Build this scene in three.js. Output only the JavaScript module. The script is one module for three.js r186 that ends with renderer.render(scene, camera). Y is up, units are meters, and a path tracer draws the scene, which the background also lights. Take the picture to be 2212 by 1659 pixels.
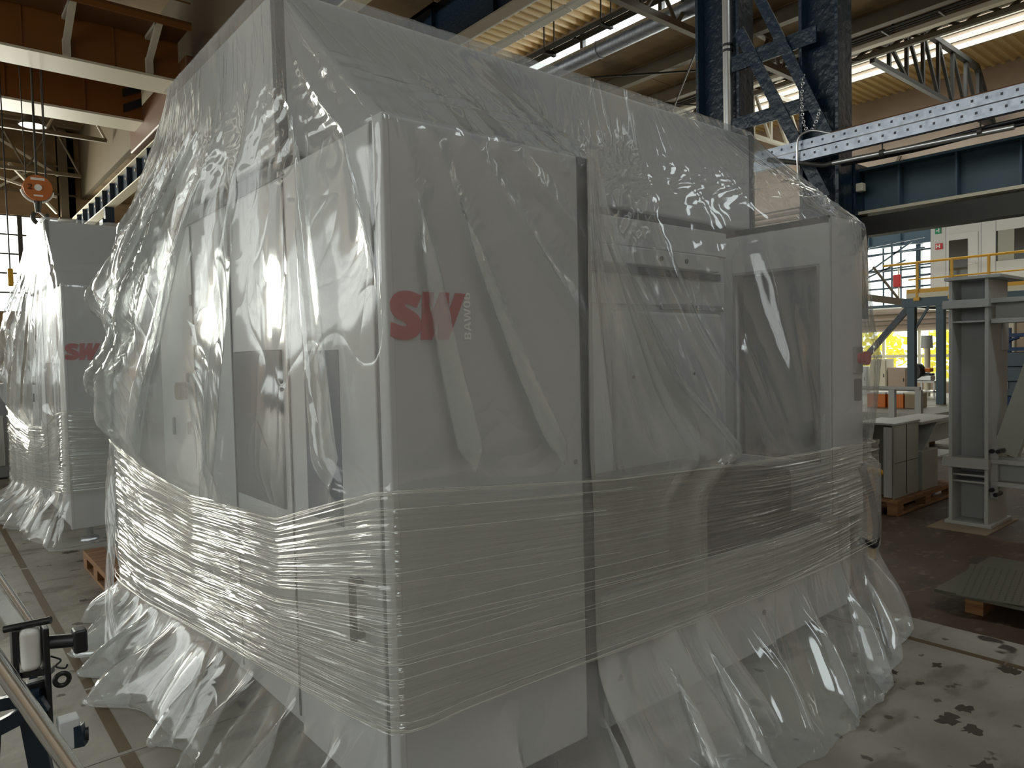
import * as THREE from 'three';
import { RoundedBoxGeometry } from 'three/addons/geometries/RoundedBoxGeometry.js';
import { TextGeometry } from 'three/addons/geometries/TextGeometry.js';
import { FontLoader } from 'three/addons/loaders/FontLoader.js';
import { mergeGeometries } from 'three/addons/utils/BufferGeometryUtils.js';
import { RectAreaLightUniformsLib } from 'three/addons/lights/RectAreaLightUniformsLib.js';

// ---------------------------------------------------------------- camera, sky, daylight, exposure
const scene = new THREE.Scene();
const camera = new THREE.PerspectiveCamera(56.34, 2212 / 1659, 0.05, 300);
camera.position.set(0, 1.65, 0);
{
  const m = new THREE.Matrix4().makeBasis(
    new THREE.Vector3(0.767723, -0.023461, 0.640352), new THREE.Vector3(0.04272, 0.99898, -0.014618), new THREE.Vector3(-0.639356, 0.038578, 0.767942));
  camera.quaternion.setFromRotationMatrix(m);
}
scene.background = new THREE.Color().setRGB(2.6, 2.65, 2.6);      // flat overcast sky
const renderer = new THREE.WebGLRenderer({ antialias: true });
renderer.toneMapping = THREE.LinearToneMapping;
renderer.toneMappingExposure = 0.88;
renderer.shadowMap.enabled = true;
RectAreaLightUniformsLib.init();
// Daylight behind each glazed opening: centre, size, direction it shines to, radiance, colour
const DAY = [
  ['daylight_far_windows', [-4.3, 6.2, -38.9], [19, 4.2], [0, 0, 1], 32, [1, 0.955, 0.85]],
  ['daylight_left_windows', [-14.9, 5.4, -14], [42, 5.2], [1, 0, 0], 1.4, [1, 0.98, 0.94]],
  ['daylight_right_windows', [28.9, 4.8, -16.5], [13, 3.2], [-1, 0, 0], 10, [1, 0.95, 0.86]],
  ['daylight_right_low_windows', [28.9, 1.3, -16.5], [13, 1.9], [-1, 0, 0], 10, [1, 0.97, 0.8]],
  ['daylight_skylight', [24.3, 11.6, -14], [2.2, 46], [0, -1, 0], 9, [0.95, 0.98, 1]],
  ['daylight_lantern', [13.9, 9.62, -14], [46, 0.36], [-1, 0, 0], 14, [0.95, 0.98, 1]],
  ['added_hall_skylight', [2.0, 12.9, 5.5], [2.4, 11], [0, -1, 0], 5.0, [0.86, 0.95, 1]],  // added unseen roof light, placed to brighten the machine fronts
];
for (const [name, c, [w, h], d, L, col] of DAY) {
  const l = new THREE.RectAreaLight(new THREE.Color().setRGB(...col), L, w, h);
  l.name = name; l.position.set(...c);
  if (d[1]) l.rotation.x = -Math.PI / 2; else l.lookAt(c[0] + d[0], c[1] + d[1], c[2] + d[2]);
  scene.add(l);
}

// ---------------------------------------------------------------- helpers
let seed = 7;
function rnd() { seed |= 0; seed = (seed + 0x6d2b79f5) | 0; let t = Math.imul(seed ^ (seed >>> 15), 1 | seed); t = (t + Math.imul(t ^ (t >>> 7), 61 | t)) ^ t; return ((t ^ (t >>> 14)) >>> 0) / 4294967296; }
const rr = (a, b) => a + (b - a) * rnd();
const V = (x, y, z) => new THREE.Vector3(x, y, z);
const lerp = (a, b, t) => a + (b - a) * t;
const clamp = (x, a, b) => Math.min(b, Math.max(a, x));
const smooth = (a, b, x) => { const t = clamp((x - a) / (b - a), 0, 1); return t * t * (3 - 2 * t); };

// tileable value noise
function lattice(n, s) { const o = seed; seed = s; const a = new Float32Array(n * n); for (let i = 0; i < a.length; i++) a[i] = rnd(); seed = o; return a; }
const LAT = [11, 23, 37, 41, 59, 61, 73, 83].map((s) => lattice(256, s));
function vnoise(x, y, px, py, k) {
  const L = LAT[k & 7], xi = Math.floor(x), yi = Math.floor(y), fx = x - xi, fy = y - yi;
  const w = (a, p) => ((a % p) + p) % p, u = fx * fx * (3 - 2 * fx), v = fy * fy * (3 - 2 * fy);
  const x0 = w(xi, px) & 255, x1 = w(xi + 1, px) & 255, y0 = w(yi, py) & 255, y1 = w(yi + 1, py) & 255;
  return lerp(lerp(L[y0 * 256 + x0], L[y0 * 256 + x1], u), lerp(L[y1 * 256 + x0], L[y1 * 256 + x1], u), v);
}
function fbm(x, y, px, py, k, oct = 5, gain = 0.5) { let s = 0, a = 1, t = 0; for (let o = 0; o < oct; o++) { s += a * vnoise(x, y, px, py, k + o); t += a; a *= gain; x *= 2; y *= 2; px *= 2; py *= 2; } return s / t; }
function texture(n, f, srgb, nh = n) {
  const d = new Uint8Array(n * nh * 4);
  for (let j = 0; j < nh; j++) for (let i = 0; i < n; i++) { const c = f(i / n, j / nh), k = (j * n + i) * 4; if (typeof c === 'number') d[k] = d[k + 1] = d[k + 2] = clamp(c, 0, 1) * 255; else { d[k] = clamp(c[0], 0, 1) * 255; d[k + 1] = clamp(c[1], 0, 1) * 255; d[k + 2] = clamp(c[2], 0, 1) * 255; } d[k + 3] = 255; }
  const t = new THREE.DataTexture(d, n, nh, THREE.RGBAFormat); t.wrapS = t.wrapT = THREE.RepeatWrapping; t.magFilter = THREE.LinearFilter; t.minFilter = THREE.LinearMipmapLinearFilter; t.generateMipmaps = true;
  if (srgb) t.colorSpace = THREE.SRGBColorSpace; t.needsUpdate = true; return t;
}
const rep = (t, x, y = x) => { const c = t.clone(); c.repeat.set(1 / x, 1 / y); c.needsUpdate = true; return c; };   // tile size in metres
const tone = (a, b, t) => [lerp(a[0], b[0], t), lerp(a[1], b[1], t), lerp(a[2], b[2], t)];

// colour and relief textures
const concreteTex = texture(1024, (u, v) => {
  const a = fbm(u * 6, v * 6, 6, 6, 0, 6), b = fbm(u * 40, v * 40, 40, 40, 3, 4), s = fbm(u * 9, v * 24, 9, 24, 2, 5);
  let c = tone([0.50, 0.48, 0.44], [0.74, 0.72, 0.68], clamp(a * 1.5 - 0.25, 0, 1));
  c = tone(c, [0.42, 0.385, 0.33], smooth(0.55, 0.75, s) * 0.6);
  c = tone(c, [0.24, 0.20, 0.17], smooth(0.76, 0.82, b) * 0.6);
  const p = fbm(u * 14, v * 14, 14, 14, 5, 3);
  return tone(c, [0.22, 0.18, 0.155], smooth(0.80, 0.84, p) * 0.8);
}, true);
const concreteBump = texture(512, (u, v) => 0.6 * fbm(u * 20, v * 20, 20, 20, 1, 5) + 0.4 * fbm(u * 5, v * 5, 5, 5, 6, 4));
const brownFloorTex = texture(512, (u, v) => {
  const a = fbm(u * 4, v * 12, 4, 12, 1, 6), b = fbm(u * 24, v * 48, 24, 48, 4, 4);
  return tone(tone([0.27, 0.21, 0.17], [0.42, 0.34, 0.28], a), [0.52, 0.46, 0.40], smooth(0.62, 0.75, b) * 0.5);
}, true);
const boardTex = texture(512, (u, v) => {
  const a = fbm(u * 3, v * 10, 3, 10, 2, 6), b = fbm(u * 5, v * 5, 5, 5, 5, 5);
  return tone(tone([0.50, 0.40, 0.27], [0.66, 0.56, 0.41], a), [0.33, 0.26, 0.17], smooth(0.5, 0.8, b) * 0.5);
}, true);
const plasterTex = texture(512, (u, v) => { const a = fbm(u * 5, v * 5, 5, 5, 3, 6); return tone([0.60, 0.53, 0.47], [0.76, 0.69, 0.63], a); }, true);
const woodTex = texture(256, (u, v) => { const a = fbm(u * 3, v * 40, 3, 40, 4, 4); return tone([0.42, 0.28, 0.17], [0.66, 0.49, 0.31], a); }, true);
const paintBump = texture(256, (u, v) => fbm(u * 12, v * 12, 12, 12, 2, 4));
const galvTex = texture(256, (u, v) => { const a = fbm(u * 14, v * 14, 14, 14, 6, 3); return tone([0.56, 0.59, 0.64], [0.74, 0.77, 0.82], a); }, true);
const ridge = (x) => 1 - Math.abs(2 * x - 1);
const filmBump = texture(1024, (u, v) => {
  const w = 0.04 * fbm(u * 5, v * 5, 5, 5, 3, 3), p = u + w, q = v + w;
  const a = Math.pow(ridge(vnoise(p * 9, q * 5, 9, 5, 0)), 5), b = Math.pow(ridge(vnoise(p * 22, q * 9, 22, 9, 2)), 6), c = Math.pow(ridge(vnoise((p + q) * 10, (q - p) * 10, 10, 10, 4)), 8);
  const zone = smooth(0.45, 0.65, fbm(u * 4, v * 3, 4, 3, 6, 3));
  return 0.12 + 0.4 * a + zone * (0.35 * b + 0.3 * c) + 0.1 * fbm(u * 30, v * 16, 30, 16, 1, 3);
});
const wrapBump = texture(1024, (u, v) => {
  const w = v + 0.012 * (fbm(u * 4, v * 3, 4, 3, 5, 3) - 0.5);
  const a = Math.pow(ridge(fbm(u * 3, w * 60, 3, 60, 1, 2)), 2), b = Math.pow(ridge(vnoise(u * 5, w * 120, 5, 120, 3)), 3), c = ridge(vnoise(u * 8, w * 28, 8, 28, 4));
  return 0.45 * a + 0.3 * b + 0.25 * c;
});

const mats = {};
function M(name, rgb, roughness, extra = {}) { const m = new THREE.MeshPhysicalMaterial({ roughness, ...extra }); m.color.setRGB(...rgb); m.name = name; m.side = THREE.DoubleSide; return (mats[name] = m); }
const white = [1, 1, 1];
M('concrete', [0.82, 0.815, 0.80], 0.62, { map: rep(concreteTex, 3.2), bumpMap: rep(concreteBump, 1.1), bumpScale: 0.004 });
M('floor_base', [0.03, 0.028, 0.025], 0.9);
M('brown_floor', white, 0.6, { map: rep(brownFloorTex, 2.4), bumpMap: rep(concreteBump, 0.9), bumpScale: 0.004 });
M('tape', [0.10, 0.067, 0.03], 0.7, { bumpMap: rep(concreteBump, 0.5), bumpScale: 0.002 });
M('board', [0.72, 0.71, 0.7], 0.85, { map: rep(boardTex, 5) });
M('plaster', white, 0.9, { map: rep(plasterTex, 6) });
M('deck', [0.56, 0.40, 0.17], 0.6);
M('machine', [0.53, 0.54, 0.55], 0.45, { bumpMap: rep(paintBump, 0.08), bumpScale: 0.0003 });
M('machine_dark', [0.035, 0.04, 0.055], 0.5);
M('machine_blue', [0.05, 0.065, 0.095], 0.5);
M('machine_mid_grey', [0.25, 0.255, 0.27], 0.5);  // mid grey for bolts, frames, button box, recess back and low housing
M('logo_red', [0.42, 0.004, 0.012], 0.45);
M('letter_white', [0.85, 0.86, 0.86], 0.5);
M('red_button', [0.55, 0.02, 0.02], 0.35);
M('navy', [0.007, 0.019, 0.036], 0.32, { bumpMap: rep(paintBump, 0.5), bumpScale: 0.006 });
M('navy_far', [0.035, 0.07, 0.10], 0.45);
M('dark_steel', [0.035, 0.034, 0.03], 0.5);
M('black_plastic', [0.012, 0.013, 0.016], 0.4);
M('truss_brown', [0.11, 0.085, 0.05], 0.6);
M('truss_pale', [0.42, 0.38, 0.30], 0.6);
M('cream', [0.62, 0.57, 0.44], 0.5);
M('crane_orange', [0.17, 0.06, 0.011], 0.4);
M('crane_dark', [0.10, 0.04, 0.012], 0.5);
M('hook_orange', [0.55, 0.16, 0.035], 0.4);
M('galv', white, 0.35, { map: rep(galvTex, 0.5), metalness: 0.75 });
M('galv_tube', [0.60, 0.61, 0.62], 0.3, { metalness: 0.9 });
M('stainless', [0.72, 0.71, 0.68], 0.22, { metalness: 1 });
M('steel_grey', [0.43, 0.44, 0.43], 0.5, { bumpMap: rep(paintBump, 0.6), bumpScale: 0.002 });
M('steel_green_grey', [0.36, 0.365, 0.32], 0.55, { bumpMap: rep(paintBump, 0.6), bumpScale: 0.002 });
M('checker_plate', [0.11, 0.105, 0.08], 0.45, { metalness: 0.3 });
M('cardboard', [0.30, 0.23, 0.15], 0.9);
M('wood', white, 0.8, { map: rep(woodTex, 0.9) });
M('cabin_white', [0.66, 0.67, 0.68], 0.45);
M('cabin_seam', [0.25, 0.26, 0.33], 0.6);
M('dark_window', [0.035, 0.033, 0.022], 0.12);
M('yellow', [0.62, 0.33, 0.015], 0.45);
M('orange_box', [0.60, 0.16, 0.02], 0.6);
M('blue', [0.012, 0.045, 0.13], 0.45);
M('blue_grey', [0.09, 0.12, 0.15], 0.5);
M('sign_green', [0.01, 0.30, 0.16], 0.5);
M('sign_red', [0.55, 0.02, 0.02], 0.5);
M('lamp_white', [0.85, 0.85, 0.82], 0.4);
M('leaf', [0.95, 0.88, 0.08], 0.9, { transmission: 0.4, thickness: 0 });
M('ground', [0.35, 0.35, 0.25], 1);
M('glass', [0.97, 0.99, 0.98], 0.02, { transmission: 1, thickness: 0, ior: 1.45 });
M('film', [0.93, 0.94, 0.94], 0.09, { transmission: 0.81, thickness: 0, ior: 1.7, bumpMap: rep(filmBump, 1.25, 3.1), bumpScale: 0.0045 });
M('wrap', [0.95, 0.95, 0.93], 0.08, { transmission: 0.94, thickness: 0, ior: 1.75, bumpMap: rep(wrapBump, 5.5, 0.8), bumpScale: 0.006 });
M('wrap_strand', [0.93, 0.93, 0.9], 0.12, { transmission: 0.72, thickness: 0, ior: 1.5 });

// box with uv in metres
function bx(x0, x1, y0, y1, z0, z1) {
  const g = new THREE.BoxGeometry(x1 - x0, y1 - y0, z1 - z0); g.translate((x0 + x1) / 2, (y0 + y1) / 2, (z0 + z1) / 2); return metric(g);
}
function rbx(x0, x1, y0, y1, z0, z1, r = 0.012) {
  const g = new RoundedBoxGeometry(x1 - x0, y1 - y0, z1 - z0, 2, Math.min(r, (x1 - x0) / 2.1, (y1 - y0) / 2.1, (z1 - z0) / 2.1)); g.translate((x0 + x1) / 2, (y0 + y1) / 2, (z0 + z1) / 2); return metric(g);
}
function metric(g) {           // uv from position by the dominant axis of the normal
  if (g.index) g = g.toNonIndexed();
  const p = g.attributes.position, n = g.attributes.normal, uv = new Float32Array(p.count * 2);
  for (let i = 0; i < p.count; i += 3) {
    let ax = 0, ay = 0, az = 0; for (let k = 0; k < 3; k++) { ax += Math.abs(n.getX(i + k)); ay += Math.abs(n.getY(i + k)); az += Math.abs(n.getZ(i + k)); }
    for (let k = 0; k < 3; k++) { const x = p.getX(i + k), y = p.getY(i + k), z = p.getZ(i + k); const a = ax >= ay && ax >= az ? [z, y] : ay >= az ? [x, z] : [x, y]; uv[(i + k) * 2] = a[0]; uv[(i + k) * 2 + 1] = a[1]; }
  }
  g.setAttribute('uv', new THREE.BufferAttribute(uv, 2)); return g;
}
function orient(g, p, q) {      // geometry along +y of length 1 -> from p to q
  const a = V(...p), b = V(...q), d = b.clone().sub(a), L = d.length(); g.scale(1, L, 1);
  g.applyQuaternion(new THREE.Quaternion().setFromUnitVectors(V(0, 1, 0), d.normalize())); g.translate((a.x + b.x) / 2, (a.y + b.y) / 2, (a.z + b.z) / 2); return g;
}
function rod(p, q, r, r2 = r, n = 12) { const g = new THREE.CylinderGeometry(r2, r, 1, n); return metric(orient(g, p, q)); }
function bar(p, q, w, h = w) {  // flat bar, w across horizontally, h in the other direction
  const a = V(...p), b = V(...q), d = b.clone().sub(a), L = d.length(); d.normalize();
  let s = V(0, 1, 0).cross(d); if (s.length() < 0.02) s = V(1, 0, 0); s.normalize(); const t = d.clone().cross(s).normalize();
  const g = new THREE.BoxGeometry(w, h, L); g.applyMatrix4(new THREE.Matrix4().makeBasis(s, t, d)); g.translate((a.x + b.x) / 2, (a.y + b.y) / 2, (a.z + b.z) / 2); return metric(g);
}
function tube(pts, r, n = 40, k = 8) { return metric(new THREE.TubeGeometry(new THREE.CatmullRomCurve3(pts.map((p) => V(...p))), n, r, k)); }
function disc(c, n, r, t, k = 20) { const a = V(...c), d = V(...n).normalize().multiplyScalar(t / 2); const p = a.clone().sub(d), q = a.clone().add(d); return rod(p.toArray(), q.toArray(), r, r, k); }
const used = new Map();
function numbered(n) { const k = used.get(n) || 0; used.set(n, k + 1); return k ? `${n}_${String(k).padStart(3, '0')}` : n; }
function thing(name, label, category, at = [0, 0, 0], group) {
  const o = new THREE.Group(); o.name = numbered(name); o.position.set(...at); o.userData = { label, category }; if (group) o.userData.group = group; scene.add(o); return o;
}
function structure(name, at = [0, 0, 0]) { const o = new THREE.Group(); o.name = name; o.position.set(...at); o.userData = { kind: 'structure' }; scene.add(o); return o; }
const wp = (o) => { const v = V(0, 0, 0); for (let p = o; p; p = p.parent) v.add(p.position); return v; };
function part(o, name, geos, m, extra) {       // geometries given in world coordinates
  const list = (Array.isArray(geos) ? geos : [geos]).map((g) => (g.index ? g.toNonIndexed() : g));
  let g = list.length > 1 ? mergeGeometries(list.map((x) => { for (const k of Object.keys(x.attributes)) if (!['position', 'normal', 'uv'].includes(k)) x.deleteAttribute(k); return x; })) : list[0];
  const w = wp(o); g.translate(-w.x, -w.y, -w.z);
  const mesh = new THREE.Mesh(g, mats[m]); mesh.name = name; mesh.castShadow = mesh.receiveShadow = true; if (extra) Object.assign(mesh.userData, extra); o.add(mesh); return mesh;
}
function copy(o, d, label) { const c = o.clone(); c.name = numbered(o.name.replace(/_\d{3}$/, '')); c.userData = { ...o.userData, label }; c.position.add(V(...d)); scene.add(c); return c; }
function iProfile(p, q, h, b, tf = 0.02, tw = 0.012, webAxis = 'y') {
  // I-beam from p to q; h measured along webAxis direction
  const a = V(...p), e = V(...q), d = e.clone().sub(a), L = d.length(); d.normalize();
  const w = webAxis === 'y' ? V(0, 1, 0) : webAxis === 'z' ? V(0, 0, 1) : V(1, 0, 0);
  const t = w.clone().sub(d.clone().multiplyScalar(w.dot(d))).normalize(), s = t.clone().cross(d).normalize();
  const s1 = new THREE.Shape(); const H = h / 2, B = b / 2, T = tw / 2;
  [[-B, -H], [B, -H], [B, -H + tf], [T, -H + tf], [T, H - tf], [B, H - tf], [B, H], [-B, H], [-B, H - tf], [-T, H - tf], [-T, -H + tf], [-B, -H + tf]].forEach(([x, y], i) => (i ? s1.lineTo(x, y) : s1.moveTo(x, y)));
  const g = new THREE.ExtrudeGeometry(s1, { depth: L, bevelEnabled: false }); g.applyMatrix4(new THREE.Matrix4().makeBasis(s, t, d)); g.translate(a.x, a.y, a.z); return metric(g);
}
const font = await new FontLoader().loadAsync('fonts/droid/droid_sans_bold.typeface.json');
function text(str, w, h, depth = 0.003, bold = 0) { const g = new TextGeometry(str, { font, size: 1, depth: 0.1, curveSegments: 6, bevelEnabled: bold > 0, bevelSize: bold, bevelThickness: 0.02, bevelSegments: 1 }); g.computeBoundingBox(); const b = g.boundingBox; g.translate(-b.min.x, -b.min.y, -b.min.z); g.scale(w / (b.max.x - b.min.x), h / (b.max.y - b.min.y), depth / (b.max.z - b.min.z)); return g; }

// ---------------------------------------------------------------- floor
{
  const f = structure('floor');
  part(f, 'floor_base', bx(-14, 28, -0.4, -0.03, -38, 12), 'floor_base');
  const xs = [-14, -8.5, -3.4, 4.615], zs = [12, 7, 2, -3.37, -8.7, -14, -19.3, -24.6, -30, -38];
  for (let i = 0; i < 3; i++) for (let j = 0; j < 9; j++) part(f, 'concrete_slab', bx(xs[i] + 0.004, xs[i + 1] - 0.004, -0.03, 0, zs[j + 1] + 0.004, zs[j] - 0.004), 'concrete');
  for (let j = 0; j < 9; j++) part(f, 'dark_floor_panel', bx(4.625, 12.8, -0.035, -0.006, zs[j + 1] + 0.002, zs[j] - 0.002), 'brown_floor');
  for (let j = 0; j < 9; j++) part(f, 'concrete_slab', bx(12.81, 28, -0.03, -0.003, zs[j + 1] + 0.004, zs[j] - 0.004), 'concrete');
  // worn floor tape, broken into the lengths that are left
  for (const [a, b, w] of [[-20, -12.2, 0.05], [-12, -7.1, 0.05], [-7.05, -5.05, 0.048], [-4.98, -4.2, 0.05], [-4.17, -3.4, 0.052], [-3.36, -2, 0.055], [-1.97, 3, 0.055]]) part(f, 'floor_tape', bx(0.625 - w / 2, 0.625 + w / 2, 0, 0.0015, a, b), 'tape');
  for (const [a, b] of [[-6, -2.3], [-2.29, -1.2], [-1.19, 3]]) part(f, 'floor_tape', bx(4.25, 4.295, 0, 0.0015, a, b), 'tape');
}

// ---------------------------------------------------------------- walls with windows
function glazing(name, axis, at, a0, a1, y0, y1, na, ny, bar_ = 0.06, m = 'truss_brown') {
  // axis 'x': wall at x = at, runs along z; axis 'z': wall at z = at, runs along x
  const w = structure(name);
  const B = (p0, p1, q0, q1, d) => (axis === 'z' ? bx(p0, p1, q0, q1, at - d, at + d) : bx(at - d, at + d, q0, q1, p0, p1));
  for (let i = 0; i <= na; i++) { const p = lerp(a0, a1, i / na); part(w, 'mullion', B(p - bar_ / 2 * (i % 4 ? 1 : 2.6), p + bar_ / 2 * (i % 4 ? 1 : 2.6), y0, y1, i % 4 ? 0.05 : 0.12), m); }
  for (let j = 0; j <= ny; j++) { const q = lerp(y0, y1, j / ny); part(w, 'transom', B(a0, a1, q - bar_ / 2, q + bar_ / 2, 0.045), m); }
  for (let i = 0; i < na; i++) for (let j = 0; j < ny; j++) { const g = B(lerp(a0, a1, i / na) + 0.02, lerp(a0, a1, (i + 1) / na) - 0.02, lerp(y0, y1, j / ny) + 0.02, lerp(y0, y1, (j + 1) / ny) - 0.02, 0.003); const o = part(w, 'pane', g, 'glass'); o.castShadow = false; }
  return w;
}
{
  const f = structure('wall_far');
  part(f, 'wall_panel', [bx(-14, 2.2, 2.2, 4.1, -38.3, -38), bx(2.2, 5.3, 0, 4.1, -38.3, -38), bx(-14, 2.2, 0, 0.9, -38.3, -38), bx(-14, 6, 8.32, 13, -38.3, -38), bx(5.3, 28, 0, 13, -38.3, -38)], 'board');
  for (const y of [9.35, 10.6]) part(f, 'wall_seam_rail', bx(-14, 6, y, y + 0.08, -38, -37.9), 'truss_brown');
  glazing('window_1', 'z', -38.1, -14, 5.3, 4.1, 8.3, 13, 5, 0.07, 'dark_steel');
  glazing('window_2', 'z', -38.1, -14, 2.2, 0.9, 2.2, 10, 1, 0.07, 'dark_steel');
  const l = structure('wall_left');
  part(l, 'wall_panel', [bx(-14.3, -14, 0, 2.8, -38, 12), bx(-14.3, -14, 8, 13, -38, 12), bx(-14.3, -14, 2.8, 8, -38, -35), bx(-14.3, -14, 2.8, 8, 7, 12)], 'plaster');
  glazing('window_3', 'x', -14.1, -35, 7, 2.8, 8, 21, 4, 0.08, 'dark_steel');
  const r = structure('wall_right');
  part(r, 'wall_panel', [bx(28, 28.3, 6.45, 13, -38, 12), bx(28, 28.3, 0, 6.45, -38, -23), bx(28, 28.3, 0, 6.45, -9.3, 12), bx(28, 28.3, 0, 0.35, -23, -9.3), bx(28, 28.3, 2.28, 3.2, -23, -9.3)], 'plaster');
  for (const y of [2.45, 2.62, 2.85]) part(r, 'wall_seam_rail', bx(27.95, 28, y, y + 0.04, -23, -9.3), 'truss_brown');
  glazing('window_4', 'x', 28.1, -23, -9.3, 3.2, 6.45, 22, 5, 0.06, 'navy_far');
  glazing('window_5', 'x', 28.1, -23, -9.3, 0.35, 2.28, 11, 2, 0.1, 'cream');
  const n = structure('wall_near'); part(n, 'wall_panel', bx(-14, 28, 0, 13, 12, 12.3), 'plaster');
}
// ---------------------------------------------------------------- roof
{
  const c = structure('ceiling');
  // high bay left of the column line, with an added unseen roof light
  part(c, 'roof_board', [bx(-14, 0.8, 12.3, 12.5, -38, 12), bx(3.2, 6.2, 12.3, 12.5, -38, 12), bx(0.8, 3.2, 12.3, 12.5, -38, 0), bx(0.8, 3.2, 12.3, 12.5, 11, 12)], 'board');
  part(c, 'added_roof_light_pane', bx(0.8, 3.2, 12.38, 12.386, 0, 11), 'glass').castShadow = false;
  part(c, 'upper_wall', bx(6.2, 6.4, 9.3, 12.5, -38, 12), 'truss_brown');
  // low bay: flat soffits and two raised lanterns
  for (let z = -38; z < 12; z += 5) {
    part(c, 'soffit_board', bx(6.4, 9.0, 9.3, 9.4, z + 0.01, z + 4.99), 'board');
    for (const [a, b] of [[13.4, 15.2], [15.22, 17.0], [17.02, 18.9]]) part(c, 'soffit_board', bx(a, b, 9.3, 9.4, z + 0.01, z + 4.99), 'board');
  }
  part(c, 'lantern_wall', [bx(8.9, 9.0, 9.3, 10.2, -38, 12), bx(13.4, 13.5, 9.82, 10.2, -38, 12), bx(18.8, 18.9, 9.3, 11.1, -38, 12)], 'plaster');
  // trapezoidal steel decking, ribs across the hall
  const sheet = (x0, x1, y) => {
    const s = new THREE.Shape(), pitch = 0.28; let first = true; const P = (a, b) => { first ? s.moveTo(a, b) : s.lineTo(a, b); first = false; };
    for (let k = 0; k < 4; k++) { const o = k * pitch; P(o, 0); P(o + 0.09, 0); P(o + 0.13, 0.07); P(o + 0.24, 0.07); }
    P(1.12, 0); P(1.12, 0.10); P(0, 0.10);
    const g = new THREE.ExtrudeGeometry(s, { depth: x1 - x0, bevelEnabled: false }); g.rotateY(Math.PI / 2); g.translate(x0, y, 0); return g;   // runs along x, width along -z
  };
  for (const [x0, x1, y] of [[8.9, 13.5, 9.98], [18.8, 23.2, 10.9], [25.4, 28.1, 10.9]]) {
    const g = sheet(x0, x1, y);
    for (let z = 12; z > -38; z -= 1.12) { const m = new THREE.Mesh(g, mats.deck); m.name = 'deck_sheet'; m.position.z = z; m.castShadow = m.receiveShadow = true; c.add(m); }
  }
  for (let z = -38; z < 12; z += 2.5) {
    for (const [x0, x1] of [[23.25, 23.95], [24.0, 24.65], [24.7, 25.35]]) part(c, 'skylight_pane', bx(x0, x1, 10.95, 10.957, z + 0.03, z + 2.47), 'glass').castShadow = false;
    part(c, 'lantern_pane', bx(13.43, 13.436, 9.42, 9.80, z + 0.05, z + 2.45), 'glass').castShadow = false;
    part(c, 'lantern_post', bx(13.38, 13.5, 9.4, 9.85, z - 0.05, z + 0.05), 'dark_steel');
  }
  for (const x of [23.2, 23.97, 24.67, 25.4]) part(c, 'skylight_bar', bx(x - 0.04, x + 0.04, 10.85, 11, -38, 12), 'truss_pale');
}
// structural steel of the hall
function column(label, x, z0, z1, w, y1) {
  const o = thing('steel_column', label, 'column', [x, 0, (z0 + z1) / 2]);
  part(o, 'flange', rbx(x - w / 2, x + w / 2, 0.03, y1, z0 - 0.03, z0, 0.004), 'navy'); part(o, 'flange', rbx(x - w / 2, x + w / 2, 0.03, y1, z1 - 0.03, z1, 0.004), 'navy');
  part(o, 'web', bx(x - 0.012, x + 0.012, 0.03, y1, z0, z1 - 0.03), 'navy'); part(o, 'base_plate', bx(x - w / 2 - 0.08, x + w / 2 + 0.08, -0.006, 0.03, z0 - 0.1, z1 + 0.06), 'navy'); return o;
}
column('tall dark blue I-section column carrying the grey conduit', 6.0, -4.17, -3.73, 0.24, 12.3);
column('dark blue I-section column with the hanging chain and perforated tray in front', 6.0, -3.13, -2.82, 0.24, 12.3);
{
  const o = thing('lattice_brace', 'dark diagonal bars and battens lacing the two dark blue columns together', 'bracing', [5.86, 3, -3.4]);
  for (const [p, q, w] of [[[5.85, 5.7, -3.93], [5.85, 3.35, -2.87], 0.09], [[5.87, 4.55, -3.72], [5.87, 2.9, -2.93], 0.1], [[5.87, 6.5, -3.75], [5.87, 5.3, -3.1], 0.09], [[5.87, 8.2, -3.75], [5.87, 6.6, -3.1], 0.09]]) part(o, 'diagonal_bar', bar(p, q, 0.02, w), 'navy');
  for (const [y, dy] of [[4.27, 0.14], [3.72, 0.12], [5.05, 0.14], [6.4, 0.14], [7.8, 0.14], [2.4, 0.14]]) part(o, 'batten', bx(5.87, 5.89, y - dy / 2, y + dy / 2, -3.8, -3.0), 'navy');
  const k = thing('conduit_pipe', 'grey conduit pipe running up the dark blue column', 'pipe', [5.9, 0, -3.86]);
  part(k, 'pipe', rod([5.9, 0, -3.86], [5.9, 9.3, -3.86], 0.045, 0.045, 16), 'galv_tube');
  for (const y of [3.0, 4.42, 6]) for (const e of [0, 0.05]) part(k, 'clamp', disc([5.9, y + e, -3.86], [0, 1, 0], 0.052, 0.02), 'black_plastic');
  const ch = thing('chain', 'thin steel chain hanging in a loop from dark blue column', 'chain', [5.83, 3.6, -3.06]);
  const c3 = new THREE.CatmullRomCurve3([[5.85, 3.95, -3.1], [5.82, 3.72, -3.1], [5.8, 3.5, -3.06], [5.8, 3.46, -3.02], [5.8, 3.52, -2.97], [5.83, 3.62, -2.95]].map((p) => V(...p)));
  const links = []; for (let i = 0; i < 22; i++) { const t = new THREE.TorusGeometry(0.012, 0.0035, 6, 10); t.rotateY(i % 2 ? 0 : Math.PI / 2); const p = c3.getPointAt(i / 21); t.translate(p.x, p.y, p.z); links.push(t); }
  links.forEach((g) => part(ch, 'link', g, 'galv_tube'));
}
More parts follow.
